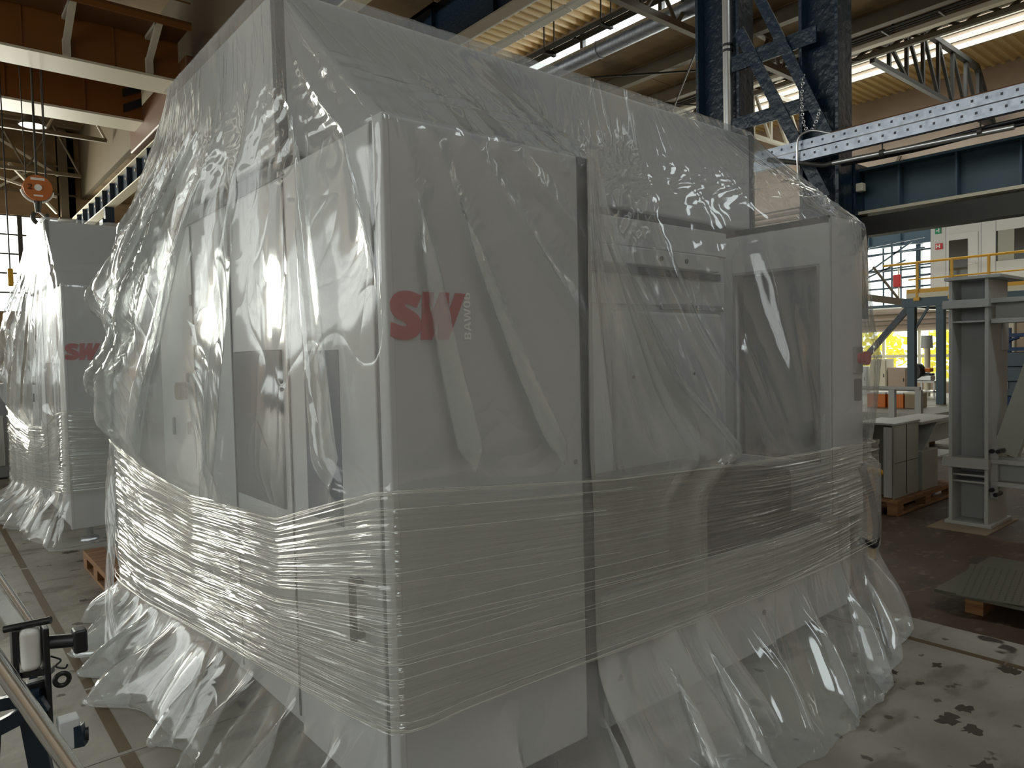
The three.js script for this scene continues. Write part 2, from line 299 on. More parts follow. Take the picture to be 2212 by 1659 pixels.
{ // crane runway on the column line, running to the far wall
  const o = thing('crane_runway', 'long dark green runway girder with stiffener plates reaching the far wall', 'girder', [5.9, 8, -20]);
  part(o, 'web', bx(5.86, 5.88, 7.6, 8.25, -37.9, 8), 'navy'); part(o, 'top_flange', bx(5.72, 6.1, 8.25, 8.29, -37.9, 8), 'cream'); part(o, 'bottom_flange', bx(5.72, 6.05, 7.56, 7.6, -37.9, 8), 'cream');
  for (let z = -37.5; z < 8; z += 1.35) part(o, 'stiffener', bx(5.72, 5.86, 7.6, 8.25, z, z + 0.03), 'navy');
  for (let z = -36.8; z < -20; z += 1.35) part(o, 'bolt', disc([5.84, 8.02, z], [1, 0, 0], 0.05, 0.06, 8), 'truss_pale');
  part(o, 'rail', bx(5.87, 5.95, 8.29, 8.36, -37.9, 8), 'dark_steel');
  for (const z of [-30.5, -22.5, -14]) part(o, 'bracket', [bx(5.7, 6, 7.0, 7.56, z, z + 0.3), bx(5.6, 5.72, 6.9, 7.1, z - 0.3, z + 0.3)], 'navy');
  const g = thing('plate_girder', 'dark blue plate girder with pale bottom flange above the first machine', 'girder', [9.35, 8.5, -14]);
  part(g, 'web', bx(9.3, 9.33, 8.54, 9.9, -30, 4), 'navy'); part(g, 'bottom_flange', bx(9.2, 9.5, 8.5, 8.54, -30, 4), 'truss_pale');
  for (let z = -29; z < 4; z += 2.2) part(g, 'stiffener', bx(9.2, 9.3, 8.54, 9.9, z, z + 0.04), 'navy');
}
function truss(label, z, x0, x1, yb, yt, n, m, m2 = m) {
  const o = thing('roof_truss', label, 'truss', [(x0 + x1) / 2, yb, z], 'roof trusses');
  part(o, 'bottom_chord', bar([x0, yb, z], [x1, yb, z], 0.14, 0.14), m); part(o, 'top_chord', bar([x0, yt, z], [x1, yt, z], 0.16, 0.16), m);
  for (let i = 0; i < n; i++) { const a = lerp(x0, x1, i / n), b = lerp(x0, x1, (i + 1) / n), c = (a + b) / 2; part(o, 'web_member', rod([a, yb, z], [c, yt, z], 0.05, 0.05, 6), m2); part(o, 'web_member', rod([c, yt, z], [b, yb, z], 0.05, 0.05, 6), m2); }
  return o;
}
truss('brown roof truss next to the far wall', -36.5, -14, 6, 10.0, 12.1, 10, 'truss_brown');
truss('brown roof truss above the hook, second from the far wall', -31, -14, 6, 10.2, 12.1, 10, 'truss_brown', 'truss_pale');
truss('brown roof truss just behind the orange crane', -27, -14, 6, 10.4, 12.1, 10, 'truss_brown');
{
  const o = thing('knee_brace', 'pale knee braces fixed to the far wall under the roof', 'bracing', [4, 9, -37.5]);
  for (const [p, q] of [[[5.2, 10, -36.9], [2.4, 11.9, -37.6]], [[-1, 10.6, -36], [5.2, 9.2, -37.6]], [[3.4, 10.2, -36.5], [5.2, 8.5, -37.7]], [[2.0, 8.6, -37.8], [4.3, 10.3, -37.8]]]) part(o, 'brace', bar(p, q, 0.1, 0.1), 'truss_pale');
  const w = thing('wall_post', 'dark wall post beside the end of the crane runway', 'post', [5.5, 8.3, -37.7]);
  part(w, 'post', [bx(5.35, 5.65, 8.3, 12.2, -37.95, -37.5)], 'truss_brown'); part(w, 'cap_plate', bx(5.25, 5.7, 8.2, 8.3, -38, -37.4), 'truss_brown');
  const q = thing('hanging_lamp', 'round hanging hall lamp above the crane hook', 'lamp', [3.4, 10, -29]);
  part(q, 'shade', metric(new THREE.CylinderGeometry(0.12, 0.42, 0.45, 20, 1, true).translate(3.4, 10.0, -29)), 'dark_steel'); part(q, 'diffuser', disc([3.4, 9.79, -29], [0, 1, 0], 0.38, 0.02), 'lamp_white'); part(q, 'rod', rod([3.4, 10.2, -29], [3.4, 12.3, -29], 0.03), 'dark_steel');
}
// low-bay roof members in view
{
  truss('dark roof truss crossing the near end of the lantern', -9.5, 6.4, 18.9, 8.55, 9.25, 12, 'truss_brown');
  const lattice = (label, x, z0, z1, yb, yt, n, m) => {
    const o = thing('lattice_girder', label, 'girder', [x, yb, (z0 + z1) / 2]);
    part(o, 'bottom_chord', bar([x, yb, z0], [x, yb, z1], 0.12, 0.12), m); part(o, 'top_chord', bar([x, yt, z0 + 1], [x, yt, z1 - 1], 0.14, 0.14), m);
    for (let i = 0; i < n; i++) { const a = lerp(z0, z1, i / n), b = lerp(z0, z1, (i + 1) / n); part(o, 'web_member', bar([x, yb, a], [x, yt, (a + b) / 2], 0.07, 0.07), m); part(o, 'web_member', bar([x, yt, (a + b) / 2], [x, yb, b], 0.07, 0.07), m); }
  };
  const span = (label, z, x0, x1, yb, yt, m) => {   // truss across the second lantern
    const o = thing('lantern_truss', label, 'truss', [(x0 + x1) / 2, yb, z]);
    part(o, 'bottom_chord', bar([x0, yb, z], [x1, yb, z], 0.12, 0.12), m); part(o, 'top_chord', [bar([x0, yb + 0.1, z], [x0 + 2.2, yt, z], 0.15, 0.15), bar([x0 + 2.2, yt, z], [x1 - 1.5, yt, z], 0.15, 0.15), bar([x1 - 1.5, yt, z], [x1, yb + 0.1, z], 0.15, 0.15)], m);
    for (let i = 0; i < 7; i++) { const a = x0 + 1 + i * 1.1; part(o, 'web_member', bar([a, yb, z], [a, Math.min(yt, yb + 0.1 + (a - x0) * 0.6), z], 0.09, 0.09), m); part(o, 'web_member', bar([a, Math.min(yt, yb + 0.1 + (a - x0) * 0.6), z], [a + 1.1, yb, z], 0.08, 0.08), m); }
  };
  span('steel truss under the skylight beside the second blue column', -8.2, 18.9, 27.9, 8.9, 10.5, 'dark_steel');
  span('pale steel truss under the skylight, farther back', -13.5, 18.9, 27.9, 8.9, 10.5, 'truss_pale');
  span('pale truss under the skylight seen between the blue columns', -20, 18.9, 27.9, 8.9, 10.5, 'truss_pale');
  lattice('brown edge girder along the lantern opening', 18.7, -30, 3, 8.95, 9.18, 40, 'truss_brown');
  for (const [x, l] of [[15.3, 'brown roof beam under the stained soffit, nearer to the duct'], [17.2, 'brown roof beam under the stained soffit, nearer to the blue columns']]) { const o = thing('roof_beam', l, 'beam', [x, 9, -12]); part(o, 'web', bx(x - 0.02, x + 0.02, 8.98, 9.3, -36, 8), 'truss_brown'); part(o, 'flange', bx(x - 0.1, x + 0.1, 8.95, 8.98, -36, 8), 'truss_brown'); }
  for (const [p, q, l] of [[[13.6, 8.88, -13.5], [18.6, 8.9, -8.4], 'thin tie rod crossing the stained soffit diagonally'], [[13.8, 8.80, -9.6], [18.6, 8.82, -14.4], 'thin tie rod crossing the other way under the soffit'], [[14.4, 8.92, -14.8], [18.6, 8.93, -12.6], 'lower thin tie rod under the soffit']]) { const o = thing('tie_rod', l, 'rod', p); part(o, 'rod', rod(p, q, 0.025, 0.025, 6), 'dark_steel'); part(o, 'end_plate', disc(p, [0, 1, 0], 0.12, 0.03, 8), 'truss_brown'); }
  const d = thing('air_duct', 'round galvanised air duct running along the lantern edge', 'duct', [13.0, 8.95, -14]);
  for (let z = -36; z < 8; z += 3) { part(d, 'duct_section', rod([13.0, 8.98, z], [13.0, 8.98, z + 2.97], 0.2, 0.2, 24), 'galv'); part(d, 'joint_ring', disc([13.0, 8.98, z + 2.985], [0, 0, 1], 0.215, 0.05, 24), 'galv'); }
  for (const [x, y, l] of [[11.6, 9.38, 'long white strip lamp under the decking, nearer to the duct'], [10.9, 9.55, 'long white strip lamp under the decking, nearer to the blue plate girder']]) {
    const o = thing('strip_lamp', l, 'lamp', [x, y, -13]);
    for (let z = -26; z < 0; z += 1.6) part(o, 'lamp_housing', rbx(x - 0.13, x + 0.13, y, y + 0.09, z, z + 1.56, 0.02), 'lamp_white');
    for (let z = -25; z < 0; z += 3.2) part(o, 'hanger', rod([x, y + 0.08, z], [x, 9.98, z], 0.012, 0.012, 6), 'dark_steel');
  }
  const ct = thing('cable_ladder', 'black cable ladder hanging beside the round duct', 'cable tray', [12.45, 9.2, -13]);
  for (const x of [12.3, 12.6]) part(ct, 'side_rail', bx(x - 0.02, x + 0.02, 9.15, 9.25, -34, 6), 'dark_steel');
  for (let z = -33; z < 6; z += 0.9) part(ct, 'rung', bx(12.3, 12.6, 9.17, 9.2, z, z + 0.05), 'dark_steel');
  for (const x of [12.36, 12.42, 12.5]) part(ct, 'cable', rod([x, 9.22, -34], [x, 9.22, 6], 0.022, 0.022, 6), 'black_plastic');
  for (const z of [-13.2, -11.3, -8]) part(ct, 'hanger', [rod([12.28, 9.15, z], [12.28, 9.98, z], 0.02, 0.02, 6), rod([12.62, 9.15, z], [12.62, 9.98, z], 0.02, 0.02, 6), bx(12.26, 12.64, 9.1, 9.15, z - 0.05, z + 0.05)], 'dark_steel');
  const ct2 = thing('wire_tray', 'pale perforated cable tray running beside the lantern edge girder', 'cable tray', [18.2, 8.6, -12]);
  part(ct2, 'tray', [bx(18.05, 18.25, 8.93, 8.95, -30, 2), bx(18.05, 18.07, 8.95, 9.03, -30, 2), bx(18.23, 18.25, 8.95, 9.03, -30, 2)], 'cream');
  for (let z = -29; z < 2; z += 2.4) part(ct2, 'hanger', bx(18.1, 18.14, 8.95, 9.3, z, z + 0.04), 'dark_steel');
  const ct3 = thing('wire_bundle', 'bundle of dark cables hung above the pale tray', 'cable', [17.7, 8.75, -12]);
  for (const x of [17.55, 17.65, 17.75, 17.85]) part(ct3, 'cable', rod([x, 9.0 + 0.04 * Math.sin(x * 40), -30], [x, 9.03, 2], 0.02, 0.02, 6), 'black_plastic');
  for (let z = -29; z < 2; z += 1.2) part(ct3, 'crossbar', bx(17.5, 17.9, 8.95, 8.97, z, z + 0.04), 'dark_steel');
}

// ---------------------------------------------------------------- the machining centre under the film
function recessWall(x, y0, y1, z0, z1, wy0, wy1, wz0, wz1, t) {   // wall in the plane of x with a rectangular hole
  return [bx(x, x + t, y0, wy0, z0, z1), bx(x, x + t, wy1, y1, z0, z1), bx(x, x + t, wy0, wy1, z0, wz0), bx(x, x + t, wy0, wy1, wz1, z1)];
}
function makeMachine(label) {
  const o = thing('machining_centre', label, 'machine', [2.8, 0, -3.4]);
  // rear and upper bodies
  part(o, 'rear_body', rbx(1.16, 4.36, 0.16, 2.40, -4.75, -2.64, 0.02), 'machine');
  part(o, 'rear_unit', rbx(1.25, 4.2, 0.16, 2.05, -5.1, -4.75, 0.03), 'machine');
  part(o, 'gap_band', bx(1.17, 4.40, 2.40, 2.47, -4.2, -2.76), 'machine_dark');
  const up = part(o, 'upper_housing', rbx(1.14, 4.45, 2.47, 3.11, -4.22, -2.74, 0.02), 'machine');
  part(up, 'corner_trim', bx(1.128, 1.165, 2.40, 3.115, -2.775, -2.733), 'machine_dark'); part(up, 'corner_trim', bx(4.425, 4.458, 2.40, 3.115, -2.775, -2.733), 'machine_dark');
  // left front cabinet
  const cab = part(o, 'front_cabinet', [rbx(1.15, 1.985, 0.14, 2.41, -2.66, -1.961, 0.012)], 'machine');
  part(cab, 'side_panel', rbx(1.136, 1.155, 0.16, 2.40, -2.72, -2.05, 0.006), 'machine'); part(cab, 'corner_post', rbx(1.133, 1.16, 0.14, 2.412, -2.02, -1.958, 0.006), 'machine');
  part(cab, 'dark_gap', bx(1.142, 1.15, 0.15, 2.405, -2.055, -2.015), 'machine_dark');
  part(cab, 'edge_strip', rbx(1.987, 2.055, 0.12, 2.412, -2.05, -1.965, 0.006), 'machine_dark');
  part(cab, 'bolt', disc([1.94, 1.24, -1.96], [0, 0, 1], 0.009, 0.008, 10), 'machine_mid_grey');
  part(cab, 'door_handle', [rbx(1.09, 1.11, 0.7, 0.92, -2.2, -2.17, 0.008), bx(1.1, 1.14, 0.71, 0.73, -2.2, -2.17), bx(1.1, 1.14, 0.89, 0.91, -2.2, -2.17)], 'black_plastic');
  // red letters and the white vertical line of letters on the cabinet front
  { const s = text('S', 0.118, 0.155, 0.003, 0.075); s.translate(1.142, 1.710, -1.959); const w = text('W', 0.17, 0.155, 0.003, 0.085); w.applyMatrix4(new THREE.Matrix4().makeShear(0, 0, 0.28, 0, 0, 0)); w.translate(1.222, 1.710, -1.9585); part(cab, 'red_letters', [s, w], 'logo_red', { label: 'red slanted letters SW on the grey cabinet front' });
    const t = text('BAW06', 0.158, 0.030, 0.002); t.rotateZ(Math.PI / 2); t.translate(1.456, 1.710, -1.9605); part(cab, 'white_letters', t, 'letter_white', { label: 'small white letters BAW06 reading upwards' }); }
  // left side: dark service recess, seams, slots, knob
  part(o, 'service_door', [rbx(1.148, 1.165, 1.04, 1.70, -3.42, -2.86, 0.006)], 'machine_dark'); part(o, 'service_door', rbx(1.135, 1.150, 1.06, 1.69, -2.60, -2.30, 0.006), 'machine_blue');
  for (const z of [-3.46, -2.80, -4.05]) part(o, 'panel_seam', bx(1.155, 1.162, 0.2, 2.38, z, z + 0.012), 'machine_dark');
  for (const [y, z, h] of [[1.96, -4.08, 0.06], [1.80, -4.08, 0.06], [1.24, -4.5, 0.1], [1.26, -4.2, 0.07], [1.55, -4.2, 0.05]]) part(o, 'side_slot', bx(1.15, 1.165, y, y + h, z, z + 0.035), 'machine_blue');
  part(o, 'side_knob', [disc([1.14, 1.5, -4.25], [1, 0, 0], 0.05, 0.05, 18)], 'cardboard');
  // working opening between the cabinets
  part(o, 'opening_header', rbx(2.06, 3.97, 2.24, 2.39, -2.66, -2.62, 0.006), 'machine');
  const rail = part(o, 'opening_rail', rbx(2.06, 3.80, 2.13, 2.225, -2.66, -2.56, 0.008), 'machine');
  for (const x of [2.4, 2.7, 3.24, 3.47]) part(rail, 'rail_hole', disc([x, 2.177, -2.558], [0, 0, 1], 0.014, 0.008, 14), 'machine_dark');
  part(o, 'painted_rail_shadow', bx(2.06, 3.9, 2.09, 2.13, -2.65, -2.62), 'machine_dark');  // dark strip paints the shadow under the rail
  part(o, 'inner_panel', rbx(2.06, 3.95, 1.92, 2.08, -2.66, -2.625, 0.006), 'machine'); part(o, 'inner_panel', rbx(3.32, 3.93, 1.90, 1.935, -2.65, -2.615, 0.006), 'machine_mid_grey');
  const pnl = part(o, 'pallet_door', rbx(2.9, 3.90, 0.98, 1.885, -2.66, -2.615, 0.05), 'machine'); for (const x of [3.05, 3.45, 3.6]) part(pnl, 'bolt', disc([x, 1.52, -2.612], [0, 0, 1], 0.009, 0.008, 10), 'machine_dark');
  part(o, 'sliding_door_edge', rbx(2.10, 2.16, 0.7, 2.16, -2.3, -2.06, 0.01), 'machine_dark');
  part(o, 'loading_table', [rbx(2.2, 3.9, 0.70, 0.96, -2.62, -2.15, 0.03), rbx(2.5, 3.4, 0.96, 1.04, -2.55, -2.25, 0.02)], 'machine_dark');
  part(o, 'drip_tray', bx(2.06, 3.97, 0.60, 0.70, -2.62, -2.02), 'machine_dark');
  const lp = part(o, 'lower_panel', rbx(2.11, 3.42, 0.11, 0.665, -2.05, -1.985, 0.015), 'machine'); part(lp, 'bolt', disc([2.2, 0.305, -1.982], [0, 0, 1], 0.014, 0.008, 12), 'machine_mid_grey'); part(lp, 'bolt', disc([3.3, 0.305, -1.982], [0, 0, 1], 0.014, 0.008, 12), 'machine_mid_grey');
  part(o, 'lower_panel', rbx(3.43, 4.30, 0.11, 0.66, -2.1, -2.0, 0.015), 'machine');
  part(o, 'lower_frame', bx(2.06, 4.3, 0.12, 0.62, -2.64, -2.1), 'machine_dark');
  // right housing with the recess in its inner face
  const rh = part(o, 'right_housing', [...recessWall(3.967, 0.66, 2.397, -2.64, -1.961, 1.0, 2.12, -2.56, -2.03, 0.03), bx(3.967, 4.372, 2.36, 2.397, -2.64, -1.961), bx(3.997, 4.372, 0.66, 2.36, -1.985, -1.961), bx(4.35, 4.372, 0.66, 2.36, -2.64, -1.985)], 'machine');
  part(rh, 'recess_back', bx(4.12, 4.14, 1.0, 2.12, -2.6, -2.0), 'machine_mid_grey');
  part(rh, 'recess_frame', [bx(3.960, 3.968, 2.12, 2.135, -2.575, -2.015), bx(3.960, 3.968, 1.0, 2.12, -2.03, -2.015), bx(3.960, 3.968, 1.0, 2.12, -2.575, -2.56)], 'machine_mid_grey');
  part(rh, 'corner_seam', bx(3.985, 3.993, 0.7, 2.39, -1.962, -1.958), 'machine_mid_grey');
  const es = part(rh, 'stop_button', [disc([4.30, 1.59, -1.935], [0, 0, 1], 0.032, 0.05, 20), disc([4.30, 1.59, -1.905], [0, 0, 1], 0.04, 0.022, 20)], 'red_button');
  part(es, 'button_box', rbx(4.25, 4.35, 1.50, 1.66, -1.962, -1.945, 0.006), 'machine_mid_grey'); part(es, 'key_switch', rbx(4.26, 4.30, 1.34, 1.47, -1.962, -1.93, 0.008), 'black_plastic');
  part(rh, 'cable_loop', tube([[4.32, 0.95, -1.95], [4.42, 0.75, -1.93], [4.46, 0.55, -1.92], [4.38, 0.47, -1.90], [4.24, 0.52, -1.91]], 0.022), 'black_plastic');
  part(rh, 'side_connector', [rbx(4.36, 4.47, 0.86, 1.16, -2.2, -1.97, 0.02)], 'machine_dark');
  // feet
  for (const [x, z] of [[1.3, -2.1], [1.85, -2.1], [1.3, -4.6], [4.2, -4.6], [4.2, -2.2], [2.7, -2.3], [2.8, -4.6]]) part(o, 'levelling_foot', [rod([x, 0, z], [x, 0.03, z], 0.08, 0.07, 16), rod([x, 0.03, z], [x, 0.18, z], 0.03, 0.03, 10)], 'machine_dark');
  part(o, 'chip_conveyor', [rbx(1.22, 1.9, 0.15, 0.6, -5.3, -4.75, 0.03)], 'machine');
  return o;
}
const BOXES = [[1.12, 4.46, 2.35, 3.12, -4.24, -2.73], [1.13, 4.37, 0.1, 2.42, -4.77, -2.63], [1.2, 4.25, 0.1, 2.07, -5.12, -4.7], [1.128, 2.06, 0.1, 2.417, -2.7, -1.953], [3.962, 4.378, 0.6, 2.402, -2.7, -1.953], [2.06, 4.3, 0.1, 0.672, -2.6, -1.978], [2.2, 3.9, 0.6, 1.04, -2.64, -2.15], [2.06, 3.8, 2.12, 2.23, -2.66, -2.55], [4.24, 4.37, 1.32, 1.68, -1.98, -1.885], [4.3, 4.485, 0.84, 1.18, -2.22, -1.96], [4.2, 4.49, 0.44, 0.98, -2.0, -1.89], [1.08, 1.15, 0.69, 0.93, -2.21, -2.16]];

// ---------------------------------------------------------------- film: a cloth settled over the machine
// stations round the machine; each has nine levels from the top edge to the hem on the floor
const SKIRT = [
  [[2.4, 3.13, -4.28], [2.4, 2.45, -4.9], [2.4, 2.12, -5.3], [2.4, 1.84, -5.35], [2.4, 1.62, -5.4], [2.4, 1.15, -5.35], [2.4, 0.34, -5.38], [2.4, 0.03, -5.6], [2.4, 0.02, -5.7]],
  [[1.25, 3.135, -4.27], [1.06, 2.45, -5.0], [0.98, 2.12, -5.52], [1.05, 1.86, -5.20], [0.98, 1.64, -5.55], [1.02, 1.17, -5.28], [1.02, 0.30, -5.30], [0.98, 0.03, -5.35], [0.98, 0.02, -5.4]],
  [[1.12, 3.14, -4.20], [1.0, 2.48, -4.85], [0.92, 2.14, -5.30], [0.98, 1.85, -4.95], [0.91, 1.64, -5.22], [0.97, 1.16, -5.0], [0.97, 0.30, -5.0], [0.86, 0.03, -5.0], [0.84, 0.02, -4.95]],
  [[1.115, 3.14, -3.95], [1.04, 2.46, -4.2], [1.01, 2.12, -4.3], [1.0, 1.84, -4.3], [0.98, 1.62, -4.35], [0.99, 1.06, -4.4], [0.99, 0.31, -4.4], [0.77, 0.05, -4.4], [0.75, 0.03, -4.25]],
  [[1.115, 3.14, -3.45], [1.07, 2.46, -3.5], [1.05, 2.12, -3.55], [1.04, 1.84, -3.55], [1.03, 1.62, -3.58], [1.03, 1.0, -3.62], [1.03, 0.37, -3.62], [0.82, 0.05, -3.65], [0.80, 0.03, -3.5]],
  [[1.118, 3.14, -2.76], [1.11, 2.46, -2.72], [1.10, 2.12, -2.68], [1.09, 1.84, -2.66], [1.085, 1.62, -2.65], [1.07, 1.04, -2.65], [1.06, 0.45, -2.68], [0.88, 0.05, -2.75], [0.84, 0.03, -2.8]],
  [[1.125, 3.142, -2.735], [1.122, 2.424, -1.948], [1.12, 2.12, -1.95], [1.12, 1.84, -1.95], [1.12, 1.62, -1.95], [1.115, 1.235, -1.94], [1.11, 0.49, -1.935], [1.0, 0.05, -1.88], [0.96, 0.03, -1.78]],
  [[1.55, 3.14, -2.73], [1.5, 2.424, -1.946], [1.5, 2.12, -1.946], [1.5, 1.84, -1.946], [1.5, 1.62, -1.944], [1.5, 1.20, -1.935], [1.5, 0.49, -1.93], [1.5, 0.05, -1.8], [1.5, 0.03, -1.62]],
  [[2.05, 3.14, -2.725], [2.06, 2.424, -1.946], [2.07, 2.12, -1.955], [2.08, 1.84, -1.96], [2.08, 1.62, -1.955], [2.09, 1.15, -1.935], [2.08, 0.475, -1.93], [2.1, 0.05, -1.75], [2.1, 0.03, -1.5]],
  [[2.45, 3.14, -2.72], [2.38, 2.46, -2.42], [2.4, 2.12, -2.30], [2.45, 1.84, -2.18], [2.5, 1.62, -2.08], [2.55, 1.13, -1.93], [2.55, 0.465, -1.925], [2.5, 0.05, -1.66], [2.45, 0.03, -1.45]],
  [[3.2, 3.14, -2.72], [3.2, 2.46, -2.60], [3.2, 2.12, -2.48], [3.2, 1.84, -2.34], [3.2, 1.62, -2.2], [3.2, 1.10, -1.925], [3.2, 0.46, -1.92], [3.0, 0.05, -1.6], [2.85, 0.03, -1.42]],
  [[3.9, 3.14, -2.72], [3.94, 2.41, -1.95], [3.945, 2.12, -1.94], [3.945, 1.84, -1.94], [3.945, 1.62, -1.935], [3.945, 1.085, -1.925], [3.93, 0.47, -1.92], [3.6, 0.05, -1.62], [3.4, 0.03, -1.46]],
  [[4.455, 3.14, -2.735], [4.40, 2.412, -1.948], [4.46, 2.12, -1.96], [4.60, 1.84, -1.99], [4.72, 1.62, -2.0], [4.44, 1.075, -1.935], [4.45, 0.49, -1.93], [4.30, 0.06, -1.72], [4.1, 0.03, -1.68]],
  [[4.47, 3.14, -3.1], [4.5, 2.42, -2.4], [4.58, 2.12, -2.4], [4.70, 1.84, -2.4], [4.76, 1.62, -2.4], [4.52, 1.07, -2.35], [4.52, 0.49, -2.35], [4.66, 0.05, -2.3], [4.7, 0.03, -2.25]],
  [[4.47, 3.14, -4.2], [4.5, 2.42, -4.4], [4.58, 2.12, -4.5], [4.66, 1.84, -4.5], [4.66, 1.62, -4.5], [4.52, 1.07, -4.5], [4.52, 0.49, -4.5], [4.66, 0.05, -4.5], [4.8, 0.03, -4.5]],
];
const ULEN = []; { let s = 0; SKIRT.forEach((st, i) => { if (i) { const d = (k) => V(...st[k]).distanceTo(V(...SKIRT[i - 1][k])); s += 0.5 * (d(4) + d(2)); } ULEN.push(s); }); }
const VLEV = [0, 0.95, 1.28, 1.58, 1.82, 2.33, 3.02, 3.50, 3.68];
function onStations(S, UL, u, v) {         // u, v in metres along the stations and the levels
  let i = 0; while (i < UL.length - 2 && u > UL[i + 1]) i++; const a = clamp((u - UL[i]) / (UL[i + 1] - UL[i]), 0, 1);
  let j = 0; while (j < VLEV.length - 2 && v > VLEV[j + 1]) j++; const b = clamp((v - VLEV[j]) / (VLEV[j + 1] - VLEV[j]), 0, 1);
  const q = [0, 0, 0]; for (let k = 0; k < 3; k++) q[k] = lerp(lerp(S[i][j][k], S[i + 1][j][k], a), lerp(S[i][j + 1][k], S[i + 1][j + 1][k], a), b); return q;
}
function settle(nu, nv, U, Vv, P, o) {      // P(u, v) -> designed place; o: slackU, slackV, hold(u, v), steps, boxes, fold(u, v)
  const n = nu * nv, T = new Float64Array(n * 3), X = new Float64Array(n * 3), Q = new Float64Array(n * 3), hold = new Float64Array(n);
  for (let j = 0; j < nv; j++) for (let i = 0; i < nu; i++) {
    const u = (U * i) / (nu - 1), v = (Vv * j) / (nv - 1), k = j * nu + i, p = P(clamp(u + (o.shift ? o.shift(u, v) : 0), 0, U), v), e = 0.02;
    const a = P(Math.max(0, u - e), v), b = P(Math.min(U, u + e), v); let tx = b[0] - a[0], tz = b[2] - a[2]; const L = Math.hypot(tx, tz) || 1; tx /= L; tz /= L;
    const d = o.fold(u, v) + rr(-0.0015, 0.0015);   // outward is to the left of the walking direction (tx, tz) -> (-tz.. )
    p[0] += -tz * d * o.side; p[2] += tx * d * o.side; p[1] += rr(-0.002, 0.002);
    for (let c = 0; c < 3; c++) T[k * 3 + c] = X[k * 3 + c] = Q[k * 3 + c] = p[c]; hold[k] = o.hold(u, v);
  }
  const ru = new Float64Array(n), rv = new Float64Array(n), d1 = new Float64Array(n), d2 = new Float64Array(n);
  const dist = (a, b) => Math.hypot(T[a * 3] - T[b * 3], T[a * 3 + 1] - T[b * 3 + 1], T[a * 3 + 2] - T[b * 3 + 2]);
  for (let j = 0; j < nv; j++) for (let i = 0; i < nu; i++) {
    const k = j * nu + i, u = (U * i) / (nu - 1), v = (Vv * j) / (nv - 1);
    if (i + 1 < nu) ru[k] = dist(k, k + 1) * o.slackU(u, v); if (j + 1 < nv) rv[k] = dist(k, k + nu) * o.slackV(u, v);
    if (i + 1 < nu && j + 1 < nv) { d1[k] = Math.hypot(ru[k], rv[k]); d2[k] = d1[k]; const s = 1.02; d1[k] = Math.max(dist(k, k + nu + 1) * s, 1e-4); d2[k] = Math.max(dist(k + 1, k + nu) * s, 1e-4); }
  }
  const solve = (a, b, r, s) => {
    const A = a * 3, B = b * 3, dx = X[B] - X[A], dy = X[B + 1] - X[A + 1], dz = X[B + 2] - X[A + 2], l = Math.sqrt(dx * dx + dy * dy + dz * dz) + 1e-9, f = (s * (l - r)) / l;
    const ha = hold[a] >= 1 ? 0 : 1, hb = hold[b] >= 1 ? 0 : 1, w = ha + hb; if (!w) return; const fa = (f * ha) / w, fb = (f * hb) / w;
    X[A] += dx * fa; X[A + 1] += dy * fa; X[A + 2] += dz * fa; X[B] -= dx * fb; X[B + 1] -= dy * fb; X[B + 2] -= dz * fb;
  };
  for (let s = 0; s < o.steps; s++) {
    for (let k = 0; k < n; k++) {
      const h = hold[k], K = k * 3; if (h >= 1) continue;
      for (let c = 0; c < 3; c++) { const x = X[K + c]; let vel = (x - Q[K + c]) * 0.93; if (vel > 0.02) vel = 0.02; if (vel < -0.02) vel = -0.02; Q[K + c] = x; X[K + c] = x + vel + (T[K + c] - x) * h; }
      X[K + 1] -= 0.0011;
    }
    for (let it = 0; it < 3; it++) {
      for (let k = 0, j = 0; j < nv; j++) { const w = o.top ? smooth(0.55, 1.15, (Vv * j) / (nv - 1)) : 1, bu = 0.03 + 0.07 * w, bv = 0.13 * w; for (let i = 0; i < nu; i++, k++) {
        if (i + 1 < nu) solve(k, k + 1, ru[k], 0.9); if (j + 1 < nv) solve(k, k + nu, rv[k], 0.9);
        if (i + 1 < nu && j + 1 < nv) { solve(k, k + nu + 1, d1[k], 0.25); solve(k + 1, k + nu, d2[k], 0.25); }
        if (i + 2 < nu) { const A = k * 3, B = A + 6, C = A + 3; /* mild bending */ for (let c = 0; c < 3; c++) { const m = (X[A + c] + X[B + c]) * 0.5 - X[C + c]; if (hold[k + 1] < 1) X[C + c] += m * bu; } }
        if (j + 2 < nv) { const A = k * 3, C = A + nu * 3, B = C + nu * 3; for (let c = 0; c < 3; c++) { const m = (X[A + c] + X[B + c]) * 0.5 - X[C + c]; if (hold[k + nu] < 1) X[C + c] += m * bv; } }
      } }
    }
    for (let k = 0; k < n; k++) {
      const K = k * 3; if (X[K + 1] < 0.006) { X[K + 1] = 0.006; X[K] = lerp(X[K], Q[K], 0.5); X[K + 2] = lerp(X[K + 2], Q[K + 2], 0.5); }
      for (const b of o.boxes) {
        const x = X[K], y = X[K + 1], z = X[K + 2]; if (x <= b[0] || x >= b[1] || y <= b[2] || y >= b[3] || z <= b[4] || z >= b[5]) continue;
        const e = [x - b[0], b[1] - x, 9, b[3] - y, z - b[4], b[5] - z]; let m = 0; for (let c = 1; c < 6; c++) if (e[c] < e[m]) m = c;
        if (m === 0) X[K] = b[0]; else if (m === 1) X[K] = b[1]; else if (m === 3) X[K + 1] = b[3]; else if (m === 4) X[K + 2] = b[4]; else X[K + 2] = b[5];
      }
    }
  }
  const g = new THREE.BufferGeometry(), pos = new Float32Array(X), uv = new Float32Array(n * 2), idx = [];
